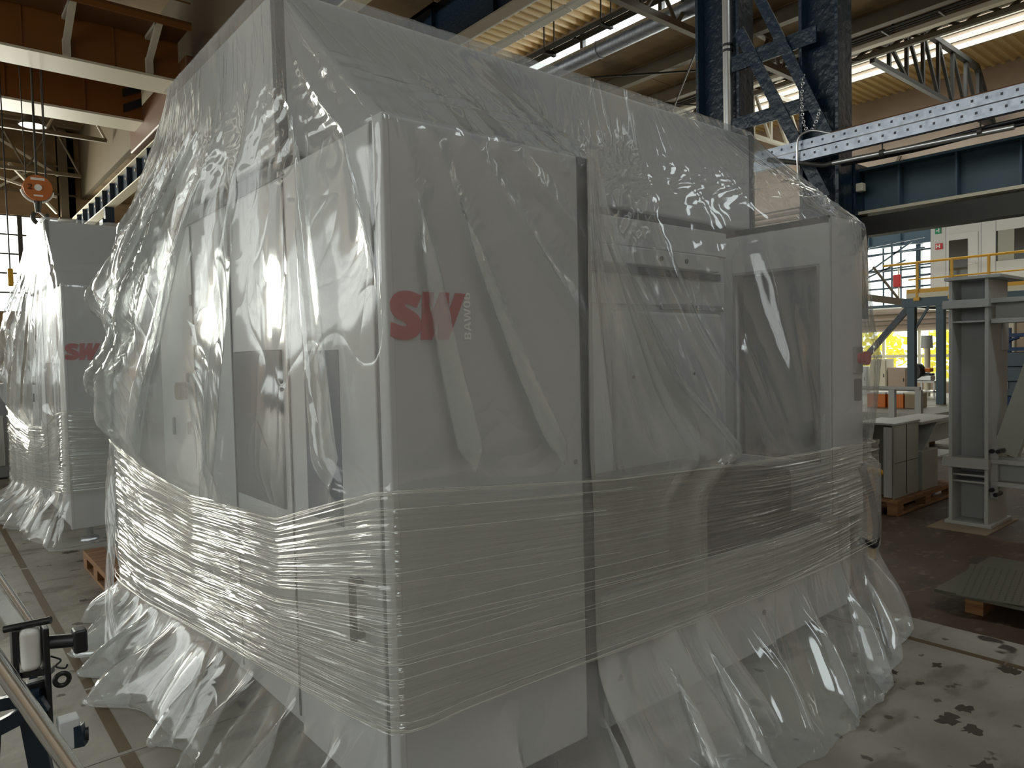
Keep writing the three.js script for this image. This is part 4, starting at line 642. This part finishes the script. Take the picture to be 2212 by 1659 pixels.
// ---------------------------------------------------------------- mezzanine, cabin and railing
{
  const o = thing('mezzanine', 'steel mezzanine platform with orange toe board carrying the white cabin', 'platform', [24, 3, -3]);
  part(o, 'deck', bx(22.4, 27.9, 3.08, 3.2, -8.75, 11.9), 'cream'); part(o, 'edge_beam', bx(22.35, 22.5, 2.8, 3.06, -8.75, 11.9), 'navy_far'); part(o, 'toe_board', bx(22.36, 22.4, 3.2, 3.32, -8.75, 11.9), 'yellow'); part(o, 'edge_trim', bx(22.34, 22.4, 3.06, 3.2, -8.75, 11.9), 'cream'); part(o, 'end_beam', bx(22.4, 27.8, 2.8, 3.06, -8.9, -8.7), 'navy_far');
  for (const z of [-8.65, -7.88, -1, 5]) part(o, 'post', [bx(22.4, 22.6, -0.003, 2.8, z - 0.1, z + 0.1)], 'navy_far'); part(o, 'knee_brace', bar([22.5, 0.9, -10.4], [22.5, 2.85, -8.7], 0.12, 0.16), 'navy'); part(o, 'knee_brace', bar([22.5, 2.2, -8.55], [22.5, 2.8, -8.2], 0.06, 0.06), 'navy_far'); part(o, 'side_beam', bar([22.5, 3.25, -10.2], [22.5, 2.95, -8.75], 0.14, 0.2), 'truss_brown'); part(o, 'side_brace', bar([22.5, 4.1, -9.75], [22.5, 3.05, -9.0], 0.06, 0.06), 'truss_brown');
  const r = thing('guard_rail', 'yellow guard rail along the mezzanine edge', 'railing', [22.38, 3.2, -3]);
  part(r, 'top_rail', rod([22.38, 4.08, -9.4], [22.38, 4.08, 11], 0.035, 0.035, 10), 'yellow'); part(r, 'mid_rail', rod([22.38, 3.6, -8.7], [22.38, 3.6, 11], 0.022, 0.022, 10), 'yellow');
  for (let z = -8.46; z < 11; z += 0.9) part(r, 'post', [bx(22.33, 22.39, 3.0, 4.08, z - 0.03, z + 0.03), bx(22.30, 22.36, 2.98, 3.08, z - 0.08, z + 0.08)], 'yellow');
  const c = thing('cabin', 'white panelled office cabin standing on the mezzanine', 'cabin', [25.5, 3.2, -3]);
  const zs = [-8.7, -8.28, -7.35, -6.98, -5.7, -4.4, -3.1, -1.8, -0.5];
  for (let i = 0; i + 1 < zs.length; i++) { const win = i === 3 || i === 5; for (const [a, b] of win ? [[3.2, 4.05], [4.92, 5.4]] : [[3.2, 5.4]]) part(c, 'wall_panel', rbx(24, 24.08, a, b, zs[i] + 0.012, zs[i + 1], 0.004), 'cabin_white'); part(c, 'panel_seam', bx(24.0, 24.05, 3.2, 5.4, zs[i], zs[i] + 0.012), 'cabin_seam'); if (win) { part(c, 'window_pane', bx(24.03, 24.05, 4.05, 4.92, zs[i] + 0.012, zs[i + 1]), 'dark_window'); part(c, 'blind', bx(24.02, 24.03, 4.05, 4.92, zs[i] + 0.05, zs[i] + 0.45), 'steel_green_grey'); } }
  part(c, 'end_wall', [bx(24.08, 27.8, 3.2, 5.4, -8.7, -8.62), bx(24.08, 27.8, 3.2, 5.4, -0.58, -0.5), bx(27.72, 27.8, 3.2, 5.4, -8.62, -0.58)], 'cabin_white'); part(c, 'roof', bx(23.95, 27.85, 5.4, 5.5, -8.75, -0.45), 'dark_steel');
  const d = part(c, 'door', rbx(23.975, 24.0, 3.22, 4.98, -8.24, -7.42, 0.006), 'cabin_white'); part(d, 'door_window', bx(23.968, 23.975, 3.36, 4.8, -8.18, -7.68), 'dark_window'); part(d, 'door_handle', [rod([23.95, 4.05, -7.62], [23.95, 4.05, -7.48], 0.015), rod([23.975, 4.05, -7.5], [23.95, 4.05, -7.5], 0.015)], 'galv_tube');
  const s1 = thing('exit_sign', 'small green escape sign high on the white cabin wall', 'sign', [23.98, 5.1, -8.45]); part(s1, 'plate', bx(23.97, 23.99, 5.05, 5.25, -8.56, -8.40), 'sign_green'); part(s1, 'arrow', [bx(23.965, 23.97, 5.13, 5.16, -8.53, -8.45), bx(23.965, 23.97, 5.09, 5.21, -8.47, -8.44)], 'lamp_white');
  const s2 = thing('fire_sign', 'small red and white fire sign on the white cabin wall', 'sign', [23.98, 4.6, -8.45]); part(s2, 'plate', bx(23.97, 23.99, 4.58, 4.76, -8.55, -8.36), 'sign_red'); part(s2, 'symbol', [bx(23.965, 23.97, 4.62, 4.73, -8.53, -8.50), bx(23.965, 23.97, 4.62, 4.73, -8.45, -8.42), bx(23.965, 23.97, 4.66, 4.69, -8.50, -8.45)], 'lamp_white');
  const e = thing('exhaust_pipe', 'bent galvanised exhaust pipe on the cabin roof', 'pipe', [25, 5.5, -7.5]); part(e, 'pipe', tube([[25, 5.5, -7.3], [25, 6.0, -7.3], [25, 6.12, -7.35], [25, 6.18, -7.5], [25, 6.18, -7.85]], 0.09, 40, 14), 'galv_tube');
  const q = thing('roof_manifold', 'row of small valves and pipes on the cabin roof', 'pipe', [25, 5.5, -8]); part(q, 'pipe', [rod([24.6, 5.62, -8.6], [24.6, 5.62, -6], 0.04), rod([24.6, 5.5, -8.2], [24.6, 5.9, -8.2], 0.02), rod([24.6, 5.5, -8.05], [24.6, 5.95, -8.05], 0.02), rod([24.6, 5.5, -7.8], [24.6, 5.85, -7.8], 0.02)], 'truss_brown'); for (const z of [-8.2, -8.05, -7.8]) part(q, 'valve', disc([24.6, 5.72, z], [1, 0, 0], 0.05, 0.05, 10), 'galv_tube');
  const cv = thing('cover_wall', 'pale curved duct wall behind the grey steel post', 'panel', [22.9, 0, -7.3]); part(cv, 'panel', rbx(22.9, 23.1, -0.003, 2.75, -7.7, -6.2, 0.05), 'cream'); part(cv, 'hose', tube([[22.86, 2.4, -7.4], [22.84, 1.8, -7.45], [22.84, 1.5, -7.3], [22.84, 1.4, -7.5], [22.84, 1.7, -7.5]], 0.02), 'dark_steel');
}
// workplace under the mezzanine
{
  const f = thing('drum_lamp', 'grey drum-shaped lamp shade on a pale post before the window', 'lamp', [26.1, 0, -9.56]); part(f, 'post', rod([26.1, -0.003, -9.56], [26.1, 1.6, -9.56], 0.09, 0.09, 14), 'cream'); part(f, 'drum', rod([26.1, 1.6, -9.58], [26.1, 2.02, -9.58], 0.19, 0.17, 24), 'steel_grey');
  const b = thing('workbench', 'white workbench loaded with small machines below the window', 'bench', [25, 0, -9.1]); part(b, 'top', bx(24.7, 25.6, 0.5, 0.56, -9.6, -8.85), 'cabin_white'); for (const [x, z] of [[24.75, -9.55], [24.75, -8.9], [25.5, -9.55], [25.5, -8.9]]) part(b, 'leg', bx(x, x + 0.05, -0.003, 0.5, z, z + 0.05), 'cabin_white'); part(b, 'lower_shelf', bx(24.75, 25.55, 0.2, 0.23, -9.55, -8.85), 'cabin_white');
  const m = thing('motor_unit', 'black motor with orange cover lying on the white workbench', 'motor', [25, 0.56, -9.3]); part(m, 'housing', [disc([24.85, 0.86, -9.42], [1, 0, 0.5], 0.26, 0.2, 20), rbx(24.8, 25.2, 0.6, 0.8, -9.3, -9.0, 0.04)], 'black_plastic'); part(m, 'orange_cover', rbx(24.8, 25.1, 0.84, 0.96, -9.25, -9.0, 0.03), 'orange_box'); part(m, 'casing', rbx(24.75, 25.1, 0.56, 0.72, -9.4, -8.95, 0.03), 'galv_tube');
  for (const [y, z0, z1, h, l, mm] of [[0, -11.3, -10.75, 1.25, 'tall cream cabinet under the window, left of the far blue post', 'cream'], [0, -10.7, -10.1, 0.95, 'low cream cabinet beside the tall one under the window', 'plaster'], [0, -12.2, -11.4, 1.0, 'pale cabinet farthest left under the window', 'cabin_white']]) { const c = thing('cabinet', l, 'cabinet', [26, 0, (z0 + z1) / 2]); part(c, 'body', rbx(25.8, 26.4, -0.003, h, z0, z1, 0.01), mm); part(c, 'door', rbx(25.78, 25.8, 0.08, h - 0.05, z0 + 0.03, z1 - 0.03, 0.005), mm); part(c, 'handle', bx(25.76, 25.78, h * 0.5, h * 0.5 + 0.12, z1 - 0.1, z1 - 0.08), 'dark_steel'); }
  for (const [z0, z1, l] of [[-5.75, -5.44, 'orange crate nearer to the covered machine, on the grey beam stack'], [-5.40, -5.14, 'second orange crate on the grey beam stack'], [-5.12, -4.93, 'orange cardboard box beside the crates']]) { const c = thing('orange_crate', l, 'crate', [13.2, 0.6, z0], 'orange boxes'); part(c, 'body', rbx(13, 13.45, 0.602, 0.84, z0, z1, 0.01), l.includes('card') ? 'cardboard' : 'orange_box'); part(c, 'lid', rbx(12.99, 13.46, 0.84, 0.87, z0 - 0.005, z1 + 0.005, 0.006), l.includes('card') ? 'cream' : 'cabin_white'); }
  const st = thing('beam_stack', 'long pale green-grey steel beams stacked behind the grey blocks', 'steel beams', [12, 0, -5]); part(st, 'upper_beam', rbx(12.0, 13.6, 0.42, 0.60, -8.4, -4.35, 0.01), 'steel_green_grey'); part(st, 'lower_beam', rbx(11.4, 13.4, 0.12, 0.42, -8.4, -4.5, 0.01), 'steel_grey'); part(st, 'timber', bx(11.6, 13.3, -0.006, 0.12, -4.9, -4.75), 'wood'); part(st, 'timber', bx(11.6, 13.3, -0.006, 0.12, -7.6, -7.45), 'wood');
  const rl = thing('pipe_rail', 'grey tubular rail standing behind the grey steel blocks', 'railing', [11, 0, -4.4]); part(rl, 'top_rail', rod([11, 1.05, -6.4], [11, 1.05, -4.12], 0.03), 'steel_grey'); for (const z of [-6.3, -5.2, -4.5, -4.14]) part(rl, 'post', bx(10.96, 11.04, -0.006, 1.03, z - 0.04, z + 0.04), 'steel_grey');
}
// ---------------------------------------------------------------- grey welded steel parts on the right
{
  const o = thing('welded_stand', 'tall grey welded steel post with bolted cross beams', 'steel frame', [7.6, 0, -2.35]);
  const z0 = -2.51, z1 = -2.19, x0 = 7.35, x1 = 7.87;
  part(o, 'flange', rbx(x0, x1, 0.035, 2.245, z0, z0 + 0.03, 0.004), 'steel_grey'); part(o, 'flange', rbx(x0, x1, 0.035, 2.245, z1 - 0.03, z1, 0.004), 'steel_grey'); part(o, 'web', bx(7.58, 7.60, 0.035, 2.245, z0 + 0.03, z1 - 0.03), 'steel_grey');
  part(o, 'foot_plate', rbx(x0 - 0.02, x1 + 0.03, 0.004, 0.036, z0 - 0.03, z1 + 0.03, 0.005), 'steel_grey'); part(o, 'cap_plate', rbx(x0 - 0.03, x1 + 0.16, 2.245, 2.275, z0 - 0.03, z1 + 0.10, 0.005), 'steel_grey');
  for (const y of [0.46, 0.44 + 0.09, 1.86, 0.4]) part(o, 'stiffener', bx(x0 + 0.01, 7.58, y, y + 0.014, z0 + 0.03, z1 - 0.03), 'steel_grey');
  for (const [a, b] of [[1.99, 2.065], [0.535, 0.63]]) part(o, 'collar', rbx(x0 - 0.035, x0 + 0.12, a, b, z0 - 0.04, z1 + 0.012, 0.005), 'steel_grey');
  part(o, 'cross_beam', [iProfile([7.5, 1.955, z1 + 0.014], [7.5, 1.955, 0.4], 0.22, 0.26, 0.04, 0.02)], 'steel_grey'); part(o, 'cross_beam', [iProfile([7.5, 0.51, z1 + 0.014], [7.5, 0.51, 0.4], 0.24, 0.26, 0.04, 0.02)], 'steel_grey');
  for (const [y, z] of [[0.70, 0], [0.70, 0.05], [0.35, 0], [0.31, 0.03]]) part(o, 'bolt', [rod([7.36, y, z1 + 0.02 + z], [7.52, y, z1 + 0.02 + z], 0.02, 0.02, 6)], 'black_plastic'); part(o, 'lug_plate', rbx(7.40, 7.43, 0.27, 0.74, z1, z1 + 0.06, 0.004), 'steel_grey');
  part(o, 'diagonal_brace', bar([7.62, 0.66, z1 + 0.06], [7.62, 2.0, -1.72], 0.1, 0.2), 'steel_green_grey'); part(o, 'gusset', bx(7.70, 7.86, 1.6, 1.99, z1, z1 + 0.012), 'steel_grey');
  const cb = thing('cardboard_sheet', 'flat cardboard sheet under the foot of the grey post', 'cardboard', [7.4, 0, -2.4]); part(cb, 'sheet', rbx(7.08, 7.95, -0.006, 0.004, -2.6, -2.12, 0.002), 'cardboard');
  const c = thing('steel_block', 'grey welded box section standing on the pallet', 'steel part', [7.6, 0.15, -3.1]);
  part(c, 'flange', rbx(7.37, 7.96, 0.15, 0.88, -3.02, -3.0, 0.004), 'steel_green_grey'); part(c, 'flange', rbx(7.37, 7.96, 0.15, 0.88, -3.36, -3.34, 0.004), 'steel_green_grey'); part(c, 'web', bx(7.52, 7.54, 0.15, 0.88, -3.34, -3.02), 'steel_green_grey'); part(c, 'cap_plate', rbx(7.36, 7.98, 0.88, 0.90, -3.38, -2.99, 0.004), 'steel_grey'); part(c, 'face_strip', rbx(7.365, 7.385, 0.16, 0.86, -3.10, -3.02, 0.003), 'steel_grey'); part(c, 'seam', bx(7.655, 7.665, 0.17, 0.87, -3.0, -2.996), 'dark_steel'); part(c, 'seam', bx(7.38, 7.95, 0.50, 0.505, -3.0, -2.997), 'dark_steel');
  const d = thing('steel_block', 'grey welded bracket with slanted gusset behind the box section', 'steel part', [8.5, 0.15, -3.1]); part(d, 'base_box', rbx(8.0, 8.42, 0.15, 0.56, -3.2, -2.98, 0.006), 'steel_green_grey'); part(d, 'top_plate', rbx(7.99, 9.0, 0.84, 0.87, -3.4, -2.98, 0.004), 'steel_grey'); part(d, 'back_web', bx(8.0, 9.0, 0.15, 0.84, -3.3, -3.28), 'steel_green_grey'); part(d, 'gusset', bar([8.06, 0.52, -3.1], [8.5, 0.84, -3.1], 0.18, 0.02), 'steel_grey'); part(d, 'ledge', rbx(8.42, 9.1, 0.44, 0.46, -3.3, -3.0, 0.004), 'steel_grey');
  const p = thing('pallet', 'wooden pallet under the grey welded steel blocks', 'pallet', [8, 0, -3.1]);
  for (let i = 0; i < 7; i++) part(p, 'deck_board', rbx(7.3 + i * 0.22, 7.5 + i * 0.22, 0.125, 0.148, -3.5, -2.94, 0.003), 'wood'); for (const z of [-3.47, -3.2, -2.99]) { part(p, 'runner', rbx(7.3, 8.82, 0.0, 0.025, z - 0.05, z + 0.05, 0.003), 'wood'); part(p, 'stringer_board', rbx(7.3, 8.82, 0.102, 0.125, z - 0.05, z + 0.05, 0.003), 'wood'); for (const x of [7.3, 7.98, 8.68]) part(p, 'block', rbx(x, x + 0.14, 0.025, 0.102, z - 0.05, z + 0.05, 0.004), 'wood'); }
  const k = thing('checker_plate', 'upper checker plate sheet lying skewed on the plate stack', 'steel plate', [5.3, 0.1, -1.5]);
  const sheet = (pts, y0, y1) => { const s = new THREE.Shape(); pts.forEach(([x, z], i) => (i ? s.lineTo(x, -z) : s.moveTo(x, -z))); const g = new THREE.ExtrudeGeometry(s, { depth: y1 - y0, bevelEnabled: false }); g.rotateX(-Math.PI / 2); g.translate(0, y0, 0); return metric(g); };
  part(k, 'plate', sheet([[4.80, -1.60], [5.55, -1.76], [5.75, -1.15], [4.92, -1.02]], 0.135, 0.142), 'checker_plate'); const tears = []; for (let i = 0; i < 34; i++) for (let j = 0; j < 16; j++) { const u = (i + 0.5) / 34, v = (j + 0.5) / 16, x = lerp(lerp(4.82, 5.53, u), lerp(4.94, 5.72, u), v), z = lerp(lerp(-1.59, -1.74, u), lerp(-1.04, -1.16, u), v); const g = new THREE.OctahedronGeometry(0.011); g.scale(1, 0.16, 0.35); g.rotateY((i + j) % 2 ? 0.8 : -0.8); g.translate(x, 0.143, z); tears.push(metric(g)); } part(k, 'tread_pattern', tears, 'checker_plate', { kind: 'stuff' });
  const k2 = thing('checker_plate', 'lower steel plate under the skewed checker plate', 'steel plate', [5.3, 0.08, -1.4]); part(k2, 'plate', sheet([[4.86, -1.74], [5.9, -1.74], [5.9, -0.8], [4.86, -0.8]], 0.11, 0.13), 'checker_plate');
  for (const [z, l] of [[-1.55, 'timber batten under the far side of the plates'], [-1.0, 'timber batten under the near side of the plates']]) { const b = thing('timber_batten', l, 'timber', [5.3, 0, z]); part(b, 'batten', rbx(4.95, 5.85, -0.006, 0.11, z - 0.05, z + 0.05, 0.004), 'wood'); }
  const y = thing('yellow_bollard', 'yellow tube end peeking out beside the covered machine', 'tube', [5.6, 0.7, -2.5]); part(y, 'tube', tube([[5.45, 0.62, -2.75], [5.45, 0.70, -2.6], [5.5, 0.72, -2.45], [5.62, 0.70, -2.40], [5.72, 0.66, -2.5]], 0.03, 40, 12), 'yellow'); part(y, 'leg', [rod([5.45, -0.006, -2.75], [5.45, 0.63, -2.75], 0.03), rod([5.72, -0.006, -2.5], [5.72, 0.67, -2.5], 0.03)], 'yellow');
  const r = thing('storage_rack', 'dark blue storage rack with grey drawers behind the steel frame', 'rack', [12.1, 0, -3.2]); for (const z of [-3.5, -2.9]) for (const x of [12, 12.5]) part(r, 'upright', bx(x, x + 0.06, -0.006, 1.9, z, z + 0.06), 'blue'); for (const yy of [1.76, 1.56, 0.86]) part(r, 'shelf_beam', bx(12, 12.56, yy, yy + 0.05, -3.5, -2.84), 'blue'); for (const yy of [0.92, 1.13, 1.34]) part(r, 'drawer', rbx(11.98, 12.5, yy, yy + 0.2, -3.43, -2.92, 0.01), 'blue_grey'); part(r, 'arched_brace', tube([[12, 1.58, -3.40], [12, 1.70, -3.32], [12, 1.75, -3.2]], 0.02), 'blue'); const wl = part(r, 'white_label', bx(11.97, 11.98, 1.02, 1.12, -3.4, -3.33), 'lamp_white'); wl.rotation.x = 0;
}
// ---------------------------------------------------------------- left edge: bits beyond the second machine, pallet, hanging film tail
{
  const p = thing('pallet', 'wooden pallet on the floor between the two covered machines', 'pallet', [1.4, 0, -6.3]);
  for (let i = 0; i < 5; i++) part(p, 'deck_board', rbx(1.0 + i * 0.18, 1.15 + i * 0.18, 0.122, 0.144, -6.75, -5.75, 0.003), 'wood'); for (const x of [1.0, 1.36, 1.72]) { part(p, 'runner', rbx(x, x + 0.14, 0, 0.022, -6.75, -5.75, 0.003), 'wood'); part(p, 'stringer_board', rbx(x, x + 0.14, 0.1, 0.122, -6.75, -5.75, 0.003), 'wood'); for (const z of [-6.75, -6.32, -5.9]) part(p, 'block', rbx(x, x + 0.14, 0.022, 0.1, z, z + 0.15, 0.004), 'wood'); }
  const c = thing('grey_machine', 'low grey machine housing behind the second covered machine', 'machine', [0.2, 0, -13.5]); part(c, 'body', rbx(-0.9, 1.05, 0.02, 1.42, -14.6, -13.0, 0.03), 'machine_mid_grey'); part(c, 'side_panel', rbx(-0.8, 0.98, 0.2, 0.95, -13.0, -12.97, 0.01), 'steel_grey'); part(c, 'vent', bx(0.3, 0.8, 1.05, 1.2, -12.995, -12.965), 'machine_dark'); part(c, 'base', bx(-0.85, 1.0, 0, 0.03, -14.5, -13.05), 'machine_dark');
  const b = thing('grey_box', 'small grey box standing before the low grey machine', 'box', [0.6, 0, -12.3]); part(b, 'body', rbx(0.35, 0.8, 0, 0.62, -12.6, -12.1, 0.02), 'steel_grey'); part(b, 'lid', rbx(0.33, 0.82, 0.62, 0.66, -12.62, -12.08, 0.01), 'cabin_white');
}
// ---------------------------------------------------------------- hand trolley with stainless tube in the lower left corner
{
  const o = thing('tube_trolley', 'stainless tube frame trolley with navy struts in the lower left corner', 'trolley', [0.1, 0, -2.6]);
  part(o, 'main_tube', rod([0.03, 1.01, -2.82], [0.47, 0.10, -2.44], 0.026, 0.026, 24), 'stainless');
  part(o, 'side_panel', bar([0.02, 1.12, -3.26], [0.235, 0.70, -3.10], 0.13, 0.015), 'stainless'); part(o, 'rear_tube', rod([0.08, 1.16, -3.28], [0.30, 0.70, -3.08], 0.012, 0.012, 16), 'stainless'); part(o, 'rear_leg', rod([0.27, 0.05, -3.1], [0.29, 0.72, -3.09], 0.014, 0.014, 10), 'navy'); part(o, 'foot', disc([0.27, 0.025, -3.1], [0, 1, 0], 0.03, 0.05, 12), 'black_plastic');
  for (const [p, q, w] of [[[-0.1, 0.57, -2.86], [0.27, 0.585, -2.76], 0.04], [[-0.1, 0.40, -2.86], [0.28, 0.57, -2.72], 0.045], [[0.24, 0.55, -2.76], [0.30, 0.0, -2.74], 0.06], [[0.14, 0.5, -2.82], [0.10, 0.0, -2.86], 0.05], [[0.24, 0.42, -2.78], [0.38, 0.44, -2.70], 0.07]]) part(o, 'strut', bar(p, q, 0.03, w), 'navy');
  part(o, 'base_bar', bx(-0.2, 0.42, 0.03, 0.09, -2.85, -2.72), 'navy'); for (const x of [-0.1, 0.38]) part(o, 'wheel', disc([x, 0.05, -2.68], [0, 0, 1], 0.05, 0.03, 16), 'black_plastic');
  part(o, 'grey_block', rbx(0.31, 0.37, 0.40, 0.50, -2.76, -2.70, 0.006), 'cabin_white'); part(o, 'knob', disc([0.385, 0.43, -2.72], [1, 0, 0.2], 0.022, 0.02, 14), 'black_plastic');
  const r = thing('tape_dispenser', 'black strap dispenser with white roll clamped to the stainless tube', 'dispenser', [0.25, 0.7, -2.8]);
  part(r, 'side_plate', rbx(0.205, 0.222, 0.50, 0.80, -2.88, -2.80, 0.004), 'black_plastic'); part(r, 'side_plate', rbx(0.285, 0.302, 0.45, 0.80, -2.84, -2.75, 0.004), 'black_plastic'); part(r, 'top_bar', rod([0.19, 0.80, -2.84], [0.31, 0.82, -2.77], 0.012), 'black_plastic'); part(r, 'strap_roll', rbx(0.225, 0.282, 0.66, 0.80, -2.865, -2.775, 0.02), 'lamp_white'); part(r, 'lower_bar', bar([0.2, 0.645, -2.84], [0.31, 0.65, -2.78], 0.03, 0.02), 'black_plastic');
  part(r, 'handle', [rod([0.30, 0.745, -2.78], [0.385, 0.755, -2.70], 0.022, 0.022, 14), rbx(0.36, 0.40, 0.715, 0.79, -2.74, -2.68, 0.008)], 'black_plastic'); const tr = new THREE.TorusGeometry(0.02, 0.008, 10, 20); tr.translate(0.33, 0.625, -2.74); part(r, 'ring', metric(tr), 'black_plastic'); part(r, 'wire_hook', tube([[0.305, 0.70, -2.77], [0.33, 0.685, -2.75], [0.315, 0.67, -2.75], [0.34, 0.66, -2.74], [0.345, 0.672, -2.73]], 0.003), 'black_plastic'); part(r, 'leg_plate', rbx(0.235, 0.30, 0.44, 0.62, -2.83, -2.79, 0.006), 'black_plastic');
}
// outside: foliage seen through the low windows
seed = 77;
for (const [x, z, y, s, l] of [[33, -14.2, 1.4, 1.4, 'yellow-green bush outside the low window, left'], [33.5, -11.0, 1.5, 1.5, 'yellow-green bush outside the low window, right'], [32.5, -17.4, 1.4, 1.4, 'yellow-green bush outside, farthest left']]) {
  const o = thing('garden_bush', l, 'bush', [x, 0, z]); const g = []; for (let i = 0; i < 420; i++) { const a = rr(0, 6.28), b = Math.acos(rr(-1, 1)), r = s * Math.cbrt(rnd()); const t = new THREE.CircleGeometry(0.13, 6); t.rotateX(rr(0, 6)); t.rotateY(rr(0, 6)); t.translate(x + r * Math.sin(b) * Math.cos(a), y + r * 0.9 * Math.cos(b), z + r * Math.sin(b) * Math.sin(a)); g.push(t); } part(o, 'foliage', g, 'leaf', { kind: 'stuff' }); part(o, 'stem', rod([x, 0, z], [x, y, z], 0.08), 'wood');
}
{ const g = structure('ground_outside'); part(g, 'soil', bx(28.4, 60, -0.4, -0.02, -45, 14), 'ground'); }

renderer.render(scene, camera);
